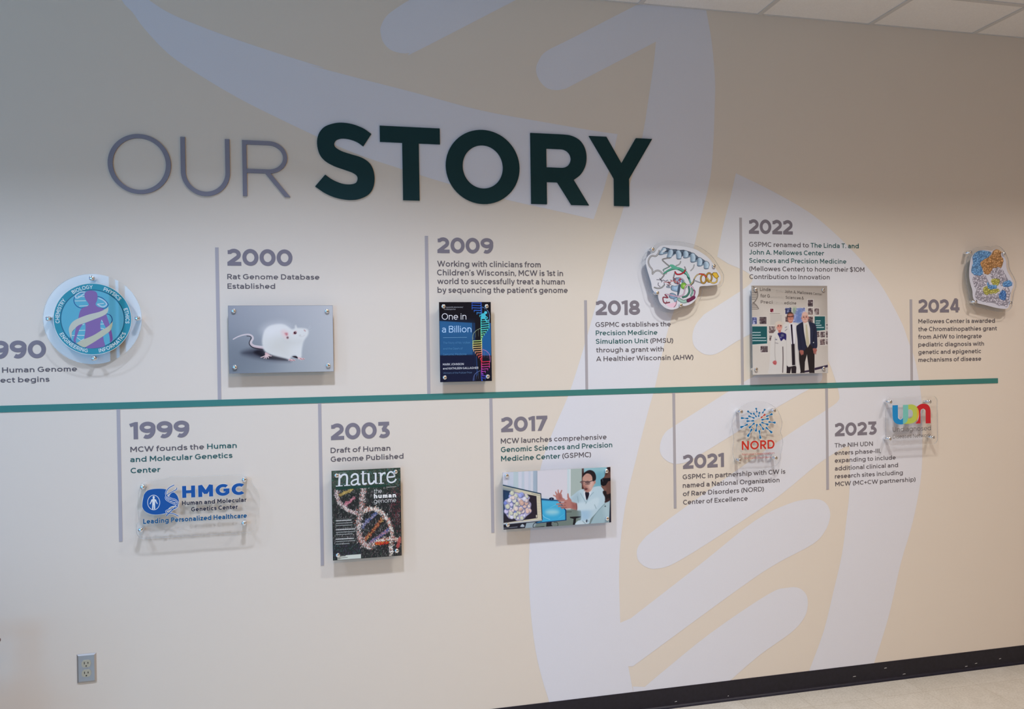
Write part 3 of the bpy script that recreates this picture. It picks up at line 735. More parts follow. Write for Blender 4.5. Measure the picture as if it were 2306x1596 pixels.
# ------------------------------------------------------------------ pictures printed on the panels, drawn cell by cell
OFF = 0.0358
class Canvas:
    def __init__(s, crop, tl, tr, br, bl, cell=0.00088, gain=1.04):
        a, b, c, d = (wp(crop, p, OFF) for p in (tl, tr, br, bl))
        s.x0, s.x1 = (a[0]+d[0])/2, (b[0]+c[0])/2; s.z1, s.z0 = (a[1]+b[1])/2, (c[1]+d[1])/2
        s.crop, s.cell, s.gain = crop, cell, gain
        s.nx = int(round((s.x1-s.x0)/cell))+1; s.nz = int(round((s.z1-s.z0)/cell))+1
        s.col = np.zeros((s.nz, s.nx, 3)); s.mask = np.ones((s.nz, s.nx), bool)
        p = wp(crop, ((tl[0]+br[0])/2, (tl[1]+br[1])/2), OFF); q = wp(crop, ((tl[0]+br[0])/2+10, (tl[1]+br[1])/2), OFF)
        s.k = (q[0]-p[0])/10/cell                      # cells per crop pixel
        s.rng = np.random.default_rng(7)
    def g(s, pts):
        out = []
        for p in pts:
            x, z = wp(s.crop, p, OFF)
            out.append(((x-s.x0)/(s.x1-s.x0)*(s.nx-1), (s.z1-z)/(s.z1-s.z0)*(s.nz-1)))
        return np.array(out)
    def win(s, q, pad):
        i0 = max(0, int(q[:, 0].min()-pad)); i1 = min(s.nx, int(q[:, 0].max()+pad)+2)
        j0 = max(0, int(q[:, 1].min()-pad)); j1 = min(s.nz, int(q[:, 1].max()+pad)+2)
        if i1 <= i0 or j1 <= j0: return None
        X, Y = np.meshgrid(np.arange(i0, i1), np.arange(j0, j1)); return i0, i1, j0, j1, X.astype(float), Y.astype(float)
    def put(s, w, a, color):
        i0, i1, j0, j1 = w[:4]; a = a[..., None]
        s.col[j0:j1, i0:i1] = s.col[j0:j1, i0:i1]*(1-a)+np.array(color, float)*a
    def cover(s, q, f, closed=True):
        w = s.win(q, f+2)
        if w is None: return None, None
        X, Y = w[4], w[5]; d2 = np.full(X.shape, 1e18); ins = np.zeros(X.shape, bool); n = len(q)
        for i in range(n):
            ax, ay = q[i]; bx, by = q[(i+1) % n]; dx, dy = bx-ax, by-ay; L = dx*dx+dy*dy+1e-9
            t = np.clip(((X-ax)*dx+(Y-ay)*dy)/L, 0, 1)
            d2 = np.minimum(d2, (X-ax-t*dx)**2+(Y-ay-t*dy)**2)
            if ay != by:
                c = ((ay > Y) != (by > Y)) & (X < (bx-ax)*(Y-ay)/(by-ay)+ax); ins ^= c
        d = np.sqrt(d2); sd = np.where(ins, d, -d)
        return w, np.clip(0.5+sd/max(f, 1e-6), 0, 1)
    def poly(s, pts, color, f=1.0, a=1.0, smooth=True):
        if smooth and len(pts) > 2: pts = catmull(pts, True, 4)
        w, c = s.cover(s.g(pts), f)
        if w is not None: s.put(w, c*c*(3-2*c)*a, color)
    def quad(s, x0, y0, x1, y1, color, f=1.0, a=1.0): s.poly([(x0, y0), (x1, y0), (x1, y1), (x0, y1)], color, f, a, False)
    def oval(s, cx, cy, rx, ry, color, f=1.0, a=1.0):
        s.poly([(cx+rx*math.cos(t), cy+ry*math.sin(t)) for t in [2*math.pi*i/20 for i in range(20)]], color, f, a, False)
    def line(s, pts, wd, color, f=1.0, a=1.0, smooth=True):
        if smooth and len(pts) > 2: pts = catmull(pts, False, 4)
        q = s.g(pts); w0, w1 = (wd if isinstance(wd, tuple) else (wd, wd)); w0 *= s.k; w1 *= s.k
        w = s.win(q, max(w0, w1)/2+f+2)
        if w is None: return
        X, Y = w[4], w[5]; best = np.full(X.shape, -1e9); n = len(q)-1
        for i in range(n):
            ax, ay = q[i]; bx, by = q[i+1]; dx, dy = bx-ax, by-ay; L = dx*dx+dy*dy+1e-9
            t = np.clip(((X-ax)*dx+(Y-ay)*dy)/L, 0, 1); r = (w0+(w1-w0)*(i+t)/n)/2
            best = np.maximum(best, r-np.sqrt((X-ax-t*dx)**2+(Y-ay-t*dy)**2))
        s.put(w, np.clip(0.5+best/max(f, 1e-6), 0, 1)*a, color)
    def grad(s, tl, tr, bl, br):
        u = np.linspace(0, 1, s.nx)[None, :, None]; v = np.linspace(0, 1, s.nz)[:, None, None]
        tl, tr, bl, br = (np.array(c, float) for c in (tl, tr, bl, br))
        s.col[:] = (tl*(1-u)+tr*u)*(1-v)+(bl*(1-u)+br*u)*v
    def squiggles(s, outline, color, n, cols, size, wd, a=0.9, base=True, f=1.5):
        if base: s.poly(outline, color, f)
        q = np.array(catmull(outline, True, 4)); lo, hi = q.min(0), q.max(0); k = 0
        while k < n:
            p = lo+(hi-lo)*s.rng.random(2); ins = False
            for i in range(len(q)):
                (ax, ay), (bx, by) = q[i], q[(i+1) % len(q)]
                if (ay > p[1]) != (by > p[1]) and p[0] < (bx-ax)*(p[1]-ay)/(by-ay+1e-9)+ax: ins = not ins
            if not ins: continue
            k += 1; t = s.rng.random()*6.28; L = size*(0.5+s.rng.random()); b = t+s.rng.normal()*0.9
            m = p+np.array([math.cos(t), math.sin(t)])*L/2; e = m+np.array([math.cos(b), math.sin(b)])*L/2
            s.line([tuple(p), tuple(m), tuple(e)], wd*(0.6+0.8*s.rng.random()), cols[int(s.rng.integers(len(cols)))], 1.2, a)
    def edge(s, color, a=0.8, n=2):
        for sl in (np.s_[:n, :], np.s_[-n:, :], np.s_[:, :n], np.s_[:, -n:]): s.col[sl] = s.col[sl]*(1-a)+np.array(color)*a
    def cut(s, pts):
        q = s.g(catmull(pts, True, 5)); s.mask[:] = False
        w, c = s.cover(q, 0.5)
        if w is not None: s.mask[w[2]:w[3], w[0]:w[1]] = c > 0.5
    def build(s, name, parent, y=-OFF):
        c = np.clip(s.col, 0, 255)/255.0
        L = np.where(c <= 0.04045, c/12.92, ((c+0.055)/1.055)**2.4)*s.gain
        L = np.clip(L, 0, 0.93)
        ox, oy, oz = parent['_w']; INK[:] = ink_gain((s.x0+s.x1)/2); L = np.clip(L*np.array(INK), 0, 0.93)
        X, Z = np.meshgrid(np.linspace(s.x0, s.x1, s.nx), np.linspace(s.z1, s.z0, s.nz))
        V = np.stack([X-ox, np.full(X.shape, y-oy), Z-oz], -1).reshape(-1, 3)
        idx = np.arange(s.nx*s.nz).reshape(s.nz, s.nx)
        F = np.stack([idx[1:, :-1], idx[1:, 1:], idx[:-1, 1:], idx[:-1, :-1]], -1)
        keep = s.mask[1:, :-1] & s.mask[1:, 1:] & s.mask[:-1, 1:] & s.mask[:-1, :-1]
        F = F[keep]; C = np.concatenate([L.reshape(-1, 3), np.ones((L.size//3, 1))], 1)
        used = np.zeros(len(V), bool); used[F.ravel()] = True
        re = np.cumsum(used)-1; F = re[F]; V = V[used]; C = C[used]
        me = bpy.data.meshes.new(name)
        me.vertices.add(len(V)); me.vertices.foreach_set('co', V.astype(np.float32).ravel())
        me.loops.add(F.size); me.loops.foreach_set('vertex_index', F.astype(np.int32).ravel())
        me.polygons.add(len(F)); me.polygons.foreach_set('loop_start', np.arange(0, F.size, 4, dtype=np.int32))
        me.update(calc_edges=True)
        at = me.color_attributes.new('ink', 'FLOAT_COLOR', 'POINT'); at.data.foreach_set('color', C.astype(np.float32).ravel())
        me.materials.append(M['print'])
        o = bpy.data.objects.new(name, me); COL.objects.link(o); o.parent = parent; o['_w'] = parent['_w']
        return o

# ------------------------------------------------------------------ panels held off the wall on chrome standoffs
YB_, YF_ = -0.030, -0.0355
def plate(root, loop):
    """clear acrylic cut to an outline, with its edges"""
    mb = MB(); n = len(loop)
    ar = sum(loop[i][0]*loop[(i+1) % n][1]-loop[(i+1) % n][0]*loop[i][1] for i in range(n))
    if ar < 0: loop = loop[::-1]
    poly_mesh(mb, [loop], YF_, 0)
    mb2 = MB(); poly_mesh(mb2, [loop], YB_, 0); mb.add(mb2.v, [t[::-1] for t in mb2.f], 0)
    v = [(p[0], YF_, p[1]) for p in loop]+[(p[0], YB_, p[1]) for p in loop]
    mb.add(v, [(i, n+i, n+(i+1) % n, (i+1) % n) for i in range(n)], 1)
    return mb.build('acrylic_plate', [M['acrylic'], M['acrylic_edge']], root)
def standoffs(root, crop, pts):
    prof = [(0.0, 0.0082), (-0.0298, 0.0082), (-0.0300, 0.0045), (-0.0359, 0.0045), (-0.0359, 0.0092), (-0.0395, 0.0094), (-0.0412, 0.0088), (-0.0425, 0.0070), (-0.0432, 0.0040), (-0.0434, 0.0)]
    N = 28
    for p in pts:
        cx, cz = wp(crop, p, 0.041)
        v = []; f = []
        for y, r in prof:
            for i in range(N): a = 2*math.pi*i/N; v.append((cx+r*math.cos(a), y-0.0004, cz+r*math.sin(a)))
        for k in range(len(prof)-1):
            for i in range(N):
                j = (i+1) % N; f.append((k*N+i, k*N+j, (k+1)*N+j, (k+1)*N+i)[::-1])
        o = link_mesh('standoff', v, f, M['chrome'], root, True)
PG = 'clear acrylic panels mounted on chrome standoffs'
def offset_loop(pts, d):
    """push a closed outline outward by d metres"""
    n = len(pts); P = [np.array(p) for p in pts]
    ar = sum(P[i][0]*P[(i+1) % n][1]-P[(i+1) % n][0]*P[i][1] for i in range(n)); sg = 1 if ar > 0 else -1; out = []
    for i in range(n):
        t = P[(i+1) % n]-P[i-1]; t = t/(np.hypot(*t)+1e-9); out.append(tuple(P[i]+sg*d*np.array([t[1], -t[0]])))
    for _ in range(6): out = [tuple((np.array(out[i-1])+2*np.array(out[i])+np.array(out[(i+1) % n]))/4) for i in range(n)]
    return out
def rect_loop(x0, x1, z0, z1, r=0.0, n=6):
    if not r: return [(x0, z0), (x1, z0), (x1, z1), (x0, z1)]
    o = []
    for cx, cz, a in ((x1-r, z0+r, -90), (x1-r, z1-r, 0), (x0+r, z1-r, 90), (x0+r, z0+r, 180)): o += EA(cx, cz, r, r, a, a+90, n)
    return o
def photo_panel(name, label, cat, cv, caps):
    INK[:] = ink_gain((cv.x0+cv.x1)/2)
    root = empty(name, ((cv.x0+cv.x1)/2, 0, (cv.z0+cv.z1)/2), label, cat, PG)
    plate(root, rect_loop(cv.x0, cv.x1, cv.z0, cv.z1))
    standoffs(root, cv.crop, caps)
    return root
def lettering(root, cv_or_crop, name, items, y=-0.0361):
    """items: text, left, right, base, cap height, stroke, colour[, tilt]; pixels of the crop"""
    crop = cv_or_crop.crop if isinstance(cv_or_crop, Canvas) else cv_or_crop
    for it in items:
        mb = MB(); ms = []
        t_, l, r, b, cp, w_, c = it[:7]; tilt = it[7] if len(it) > 7 else 0.0; grow = it[8] if len(it) > 8 else 0.0
        m = c if isinstance(c, bpy.types.Material) else ink(c)
        if m not in ms: ms.append(m)
        x0, z = wp(crop, (l, b), OFF); x1, _ = wp(crop, (r, b), OFF); cap = wp(crop, (l, b-cp), OFF)[1]-z
        line_on_wall(mb, t_, w_, x0, x1, z, cap, y-(0.0002 if not grow else 0.0), ms.index(m), tilt=tilt, grow=grow)
        mb.build(name, ms, root)

# ---- white rat picture
def rat_panel():
    cv = Canvas('B2', (105, 64), (2088, 64), (2120, 1320), (140, 1345))
    cv.grad((150, 154, 166), (186, 188, 195), (120, 130, 142), (178, 182, 188))
    cv.poly([(140, 800), (700, 850), (900, 1000), (900, 1200), (400, 1340), (120, 1340)], (112, 120, 132), 180, 0.7)
    cv.poly([(380, 960), (600, 890), (780, 880), (900, 980), (1250, 1085), (1240, 1105), (1000, 1100), (800, 1070), (560, 1020)], (52, 54, 68), 40, 0.95)
    cv.poly([(600, 950), (760, 900), (850, 960), (1240, 1090), (1000, 1085), (800, 1050)], (26, 24, 36), 16)
    cv.line([(470, 640), (540, 652), (548, 690), (518, 760), (532, 815), (600, 862), (760, 892)], (10, 24), (48, 42, 52), 3)
    cv.line([(212, 702), (300, 655), (400, 622), (500, 612), (565, 640), (583, 690), (552, 745), (552, 790), (600, 828), (690, 846), (790, 856)], (20, 54), (206, 196, 202), 2)
    cv.line([(552, 790), (600, 838), (690, 858), (780, 868)], (8, 20), (196, 160, 168), 5, 0.7)
    body = [(765, 820), (758, 720), (775, 620), (810, 530), (880, 460), (980, 425), (1100, 413), (1190, 430), (1270, 480), (1325, 512), (1372, 495), (1382, 450), (1400, 440), (1425, 484), (1500, 490), (1580, 500), (1622, 522), (1637, 570), (1620, 630), (1570, 700), (1538, 760), (1520, 850), (1508, 950), (1500, 1040), (1440, 1060), (1390, 1010), (1320, 1022), (1275, 1085), (1200, 1062), (1050, 1028), (930, 995), (835, 950), (790, 895)]
    cv.poly(body, (216, 217, 218), 13)
    cv.poly([(880, 760), (1000, 650), (1130, 660), (1250, 720), (1250, 1000), (1000, 990), (860, 900)], (204, 203, 200), 90, 0.8)
    cv.poly([(800, 540), (900, 460), (1100, 430), (1240, 490), (1100, 560), (900, 640)], (224, 224, 228), 80, 0.8)
    cv.poly([(1180, 720), (1350, 730), (1500, 740), (1400, 800), (1250, 800)], (200, 200, 198), 60, 0.7)
    cv.poly([(1330, 1030), (1400, 1022), (1440, 1062), (1400, 1058)], (30, 18, 28), 5)
    cv.poly([(1120, 560), (1180, 530), (1240, 570), (1260, 650), (1230, 690), (1170, 660)], (222, 200, 202), 26)
    cv.poly([(1190, 590), (1235, 585), (1240, 620), (1215, 630)], (196, 120, 128), 12); cv.oval(1240, 672, 17, 18, (96, 62, 70), 9)
    cv.poly([(1345, 600), (1370, 555), (1410, 552), (1400, 590), (1365, 610)], (212, 168, 170), 10); cv.oval(1382, 582, 26, 23, (52, 12, 26), 6); cv.oval(1392, 576, 5, 5, (230, 225, 225), 3)
    cv.line([(1555, 530), (1575, 548)], 10, (168, 108, 108), 6); cv.oval(1475, 628, 14, 10, (196, 194, 192), 12)
    cv.line([(1460, 640), (1510, 652), (1560, 630)], 5, (196, 190, 190), 6, 0.7)
    for e in ((1690, 470), (1700, 520), (1670, 440)): cv.line([(1590, 560), e], 2.4, (214, 214, 218), 2, 0.6)
    foot = (218, 190, 192)
    cv.poly([(820, 950), (890, 985), (900, 1010), (860, 1030), (815, 1010)], (212, 176, 180), 5)
    for e in ((735, 1045), (795, 1064), (835, 1070), (880, 1056), (935, 1020)): cv.line([(850, 1000), ((850+e[0])/2, (1000+e[1])/2+4), e], (26, 15), foot, 2)
    for o_, es in (((1280, 1085), ((1262, 1105), (1310, 1115), (1350, 1108), (1385, 1098))), ((1450, 1055), ((1452, 1082), (1500, 1094), (1535, 1088), (1562, 1072)))):
        for e in es: cv.line([o_, e], (30, 13), foot, 2)
    for a_, b_ in (((1280, 1092), (1325, 1112)), ((1340, 1095), (1375, 1108)), ((1480, 1068), (1520, 1085)), ((1535, 1072), (1555, 1084))): cv.line([a_, b_], (9, 5), (150, 70, 80), 3)
    cv.edge((120, 122, 134), 0.75, 2)
    r = photo_panel('photo_panel', 'clear panel printed with a white rat on grey', 'picture', cv, [(218, 165), (1985, 168), (242, 1230), (2008, 1195)])
    cv.build('printed_picture', r)
rat_panel()

# ---- book cover
def book_panel():
    cv = Canvas('C2', (97, 72), (942, 72), (965, 1360), (120, 1382))
    cv.grad((10, 10, 18), (14, 14, 24), (14, 22, 46), (14, 18, 36))
    cv.poly([(100, 380), (640, 412), (655, 940), (100, 948)], (36, 88, 134), 3, 1, False)
    cv.poly([(100, 380), (640, 412), (645, 600), (100, 560)], (44, 100, 150), 60, 0.5, False)
    cv.poly([(655, 412), (690, 412), (700, 700), (680, 1360), (640, 1360)], (22, 54, 92), 4, 1, False)
    cv.poly([(690, 360), (790, 360), (800, 1330), (700, 1330)], (16, 16, 24), 8, 1, False)
    cv.poly([(800, 412), (960, 412), (960, 945), (800, 945)], (30, 92, 146), 3, 1, False)
    cv.poly([(100, 945), (690, 935), (700, 1382), (100, 1382)], (15, 24, 52), 14, 1, False)
    cv.poly([(700, 960), (720, 960), (740, 1250), (710, 1300)], (26, 50, 92), 4, 1, False)
    stops = [(70, (46, 84, 190)), (230, (60, 120, 220)), (300, (70, 200, 210)), (520, (90, 225, 200)), (640, (150, 225, 150)), (740, (226, 226, 130)), (850, (240, 190, 140)), (950, (235, 90, 90)), (1040, (225, 50, 80)), (1120, (220, 70, 150)), (1230, (170, 70, 190)), (1290, (60, 70, 190)), (1370, (60, 110, 210))]
    def hue(y):
        for (a, ca), (b, cb) in zip(stops, stops[1:]):
            if y <= b: t = max(0, (y-a)/(b-a)); return tuple(ca[i]*(1-t)+cb[i]*t for i in range(3))
        return stops[-1][1]
    for y in range(72, 1362, 12): cv.line([(784+16*(y-72)/1300, y), (784+16*(y+12-72)/1300, y+12)], 17, hue(y), 1, 1, False)
    def treads(y0, y1, n, side, tip, lean):
        for i in range(n):
            t = i/(n-1); y = y0+(y1-y0)*t; L = tip*(1-0.85*max(0, t-0.45)/0.55)
            px = 784+16*(y-72)/1300; c = hue(y)
            cv.poly([(px, y), (px+side*L, y+lean), (px+side*L, y+lean+24), (px, y+22)], tuple(v*0.16 for v in c), 1.5, 1, False)
            cv.line([(px, y), (px+side*L, y+lean)], 11, c, 1.2, 1, False); cv.line([(px+side*L, y+lean), (px+side*L*0.98, y+lean+28)], 8, c, 1.2, 1, False)
    treads(90, 292, 6, -1, 148, -6); treads(380, 640, 8, 1, 128, -14); treads(700, 985, 9, -1, 142, 8); treads(1050, 1250, 6, 1, 128, -10); treads(1275, 1350, 3, 1, 60, 0)
    for pts, n, c in (([(800, 152), (860, 180), (905, 230), (925, 300), (915, 370), (880, 400)], 6, (120, 170, 225)), ([(775, 500), (710, 535), (660, 590), (645, 660), (660, 730)], 6, (170, 190, 150)), ([(815, 845), (870, 870), (915, 915), (935, 980), (930, 1050)], 6, (215, 130, 190)), ([(775, 1190), (710, 1225), (670, 1280), (655, 1355)], 5, (110, 130, 190))):
        cv.line(pts, 6, c, 1.2); q = catmull(pts, False, 4)
        for k in range(n):
            p = q[int(k*(len(q)-1)/n)]; cv.line([p, (p[0]+3, min(1360, p[1]+130-14*k))], 4, tuple(v*0.75 for v in c), 1, 0.85, False)
    cv.oval(860, 245, 24, 24, (80, 200, 215)); cv.poly([(800, 262), (850, 258), (862, 330), (830, 350), (780, 345), (790, 300)], (70, 190, 205), 2); cv.line([(855, 300), (890, 330), (870, 345)], 14, (80, 200, 215)); cv.line([(850, 335), (868, 380), (880, 385)], 18, (70, 195, 205))
    cv.edge((10, 12, 22), 0.9, 2)
    r = photo_panel('book_cover_panel', 'clear panel printed with a dark blue book cover and rainbow spiral stair', 'picture', cv, [(173, 142), (877, 140), (195, 1304), (896, 1288)])
    cv.build('printed_picture', r)
    W = (226, 226, 232); LB_ = (180, 214, 250); D_ = (84, 142, 186)
    lettering(r, cv, 'printed_lettering', [('One in', 145, 545, 360, 104, 0.10, W), ('a Billion', 148, 628, 570, 108, 0.11, LB_),
        ('The Story of Nic Volker', 165, 612, 755, 34, 0.10, D_), ('and the Dawn of', 165, 485, 850, 34, 0.10, D_), ('Genomic Medicine', 165, 548, 944, 34, 0.10, D_),
        ('MARK JOHNSON', 162, 503, 1107, 34, 0.15, (206, 210, 218)), ('and KATHLEEN GALLAGHER', 163, 742, 1174, 34, 0.15, (206, 210, 218)), ('Winners of the Pulitzer Prize', 168, 636, 1246, 30, 0.10, (92, 120, 156)),
        ('ing scientific detective story"', 212, 494, 166, 20, 0.13, (170, 172, 180)), ('-The Washington Post', 172, 370, 200, 20, 0.13, (170, 172, 180))])
    x0, z = wp('C2', (165, 652), OFF); x1, _ = wp('C2', (555, 652), OFF)
    mb = MB(); mb.add([(x0, -0.0361, z-0.0007), (x1, -0.0361, z-0.0007), (x1, -0.0361, z+0.0007), (x0, -0.0361, z+0.0007)], [(0, 1, 2, 3)])
    mb.build('printed_rule', ink((120, 170, 205)), r)
book_panel()

# ---- magazine cover
def magazine_panel():
    cv = Canvas('H2', (40, 100), (1052, 48), (1075, 1338), (65, 1415)); rg = cv.rng
    cv.grad((66, 82, 70), (52, 66, 56), (40, 46, 48), (46, 50, 48))
    cv.poly([(40, 400), (1075, 360), (1075, 1300), (65, 1400)], (40, 42, 44), 60, 0.8, False)
    for i in range(3600):
        x, y = 45+1025*rg.random(), 60+1340*rg.random()
        t = rg.random(); edge = x > 900 and 300 < y < 1000
        if y < 330: c = [(96, 120, 96), (40, 60, 50), (70, 100, 84), (120, 90, 92), (84, 130, 130)][int(t*5)]
        elif edge and t < 0.55: c = [(130, 50, 62), (96, 36, 50), (150, 90, 96)][int(rg.integers(3))]
        elif y > 1180 and x < 480: c = [(58, 92, 88), (30, 50, 52), (70, 60, 90)][int(rg.integers(3))]
        else: c = [(14, 14, 18), (26, 26, 30), (150, 144, 146), (108, 104, 108), (84, 60, 66), (64, 84, 72)][int(rg.integers(6))]
        a = rg.normal()*0.5+1.5; L = 10+16*rg.random()
        cv.line([(x, y), (x+math.cos(a)*L, y-math.sin(a)*L)], 3.5+4*rg.random(), c, 1.3, 0.85, False)
    def strand(pts, wd, cols):
        q = catmull(pts, False, 8); cv.line(q, wd, tuple(v*0.45 for v in cols[0]), 5, 0.9, False)
        for i in range(len(q)*6):
            p = q[int(rg.integers(len(q)))]; o_ = rg.normal(size=2)*wd*0.26; a = rg.normal()*0.7+1.57; L = 9+13*rg.random()
            cv.line([(p[0]+o_[0], p[1]+o_[1]), (p[0]+o_[0]+math.cos(a)*L, p[1]+o_[1]-math.sin(a)*L)], 6+6*rg.random(), cols[int(rg.integers(len(cols)))], 1.3, 0.92, False)
    Wt = [(214, 208, 204), (196, 186, 184), (226, 220, 216), (170, 128, 118), (150, 120, 128)]
    strand([(150, 460), (250, 420), (350, 370)], 34, [(196, 172, 100), (150, 124, 70), (170, 150, 96)])
    strand([(225, 610), (300, 560), (380, 495)], 34, [(186, 116, 130), (140, 70, 86), (200, 150, 160)])
    strand([(110, 390), (130, 500), (180, 590), (260, 660), (340, 700), (440, 735)], 58, Wt)
    strand([(495, 930), (560, 850), (640, 780), (700, 715)], 46, [(76, 98, 150), (112, 118, 150), (160, 148, 166), (60, 76, 120)])
    strand([(510, 1130), (600, 1040), (690, 930), (810, 780)], 50, [(168, 90, 66), (182, 118, 76), (194, 164, 100), (130, 64, 54)])
    strand([(620, 1150), (720, 1080), (820, 1010), (890, 955)], 46, [(76, 98, 150), (140, 110, 140), (172, 130, 142)])
    strand([(490, 710), (560, 675), (640, 655), (730, 680), (800, 740), (860, 810), (905, 900), (930, 1020), (915, 1160), (920, 1345)], 66, [(220, 214, 210), (204, 190, 170), (180, 110, 96), (230, 226, 222)])
    strand([(515, 350), (500, 480), (480, 640), (455, 780), (440, 920), (455, 1060), (500, 1150), (570, 1205), (660, 1200)], 84, [(214, 206, 202), (196, 182, 180), (180, 110, 98), (226, 220, 216), (160, 120, 116)])
    strand([(640, 1195), (720, 1150), (820, 1110), (930, 1100), (1065, 1105)], 60, [(220, 214, 208), (196, 178, 160), (170, 84, 74), (230, 224, 218)])
    strand([(690, 1170), (780, 1165), (870, 1155)], 34, [(190, 50, 40), (206, 140, 50), (180, 40, 46)])
    strand([(1050, 1090), (1030, 1150), (1010, 1220)], 40, [(160, 70, 70), (180, 100, 90)])
    cv.poly([(105, 330), (560, 312), (850, 298), (852, 330), (560, 348), (105, 378)], (34, 66, 56), 2, 0.95, False)
    for y0, n, strong in ((830, 330, 1), (868, 345, 0), (902, 345, 0), (962, 385, 1), (1000, 385, 0), (1034, 345, 0), (1100, 365, 1), (1134, 385, 0), (1172, 305, 0)):
        x = 112
        while x < n:
            L = 14+22*rg.random(); tl = -(x-112)*0.055
            cv.line([(x, y0+tl), (min(n, x+L), y0+tl-1)], 17 if strong else 13, (206, 208, 208) if strong else (160, 166, 166), 3, 0.85, False); x += L+7
    for y0 in (805, 940, 1070): cv.line([(108, y0), (385, y0-15)], 4, (150, 150, 150), 1.5, 0.8, False)
    cv.poly([(128, 1345), (475, 1318), (476, 1386), (130, 1415)], (206, 212, 204), 1.5, 1, False)
    cv.line([(165, 1350), (245, 1343)], 11, (60, 60, 60), 2, 0.9, False); cv.line([(140, 1380), (275, 1366)], 8, (90, 90, 90), 2, 0.9, False)
    cv.line([(148, 132), (255, 124)], 8, (150, 156, 150), 2, 0.8, False); cv.line([(850, 338), (990, 328)], 7, (206, 206, 204), 2, 0.9, False)
    cv.edge((20, 24, 24), 0.8, 2)
    r = photo_panel('magazine_cover_panel', 'clear panel printed with a science magazine cover of a mosaic DNA helix', 'picture', cv, [(117, 168), (983, 112), (137, 1336), (1001, 1272)])
    cv.build('printed_picture', r)
    Wm = (216, 220, 226)
    sl = lambda pts: wps('H2', pts, OFF)
    mb = MB(); k_ = [0]
    def st(pts, wd, smooth=False):
        p = sl(catmull(pts, n=5) if smooth else pts); n = len(p)
        ws = wd if not isinstance(wd, tuple) else [wd[0]+(wd[1]-wd[0])*i/(n-1) for i in range(n)]
        ws = ws*0.000262 if not isinstance(ws, list) else [v*0.000262 for v in ws]
        k_[0] += 1; stroke_mesh(mb, p, ws, -0.0362-0.00004*(k_[0] % 6))
    # n
    st([(160, 150), (155, 315)], 32); st([(108, 152), (165, 148)], 14); st([(108, 322), (205, 314)], 14); st([(168, 200), (200, 160), (245, 150), (270, 185), (268, 310)], 30, True); st([(228, 313), (318, 306)], 14)
    # a
    st([(335, 200), (345, 165), (385, 142), (420, 155), (430, 190), (430, 275), (445, 296), (468, 290)], 28, True); st([(428, 215), (365, 235), (335, 265), (345, 298), (385, 300), (428, 270)], 24, True)
    # t
    st([(505, 100), (505, 260), (520, 290), (560, 280)], 30, True); st([(470, 142), (555, 134)], 14)
    # u
    st([(588, 138), (590, 240), (610, 285), (650, 275), (675, 240)], 30, True); st([(560, 140), (600, 136)], 14); st([(690, 130), (692, 282)], 30); st([(655, 134), (700, 130)], 14); st([(690, 281), (725, 278)], 14)
    # r
    st([(765, 128), (768, 276)], 30); st([(730, 132), (770, 126)], 14); st([(735, 282), (812, 276)], 14); st([(772, 180), (795, 138), (835, 128)], (18, 34), True)
    # e
    st([(868, 190), (960, 180), (960, 145), (925, 112), (885, 125), (862, 180), (872, 240), (915, 268), (965, 250), (990, 215)], 25, True)
    mb.build('printed_title', ink(Wm, 1.05), r)
    tl_ = 0.0
    lettering(r, cv, 'printed_lettering', [('the', 665, 782, 428, 66, 0.09, (220, 222, 224)), ('human', 665, 990, 502, 66, 0.24, (232, 232, 232)), ('genome', 665, 990, 572, 62, 0.09, (220, 222, 224))])
magazine_panel()

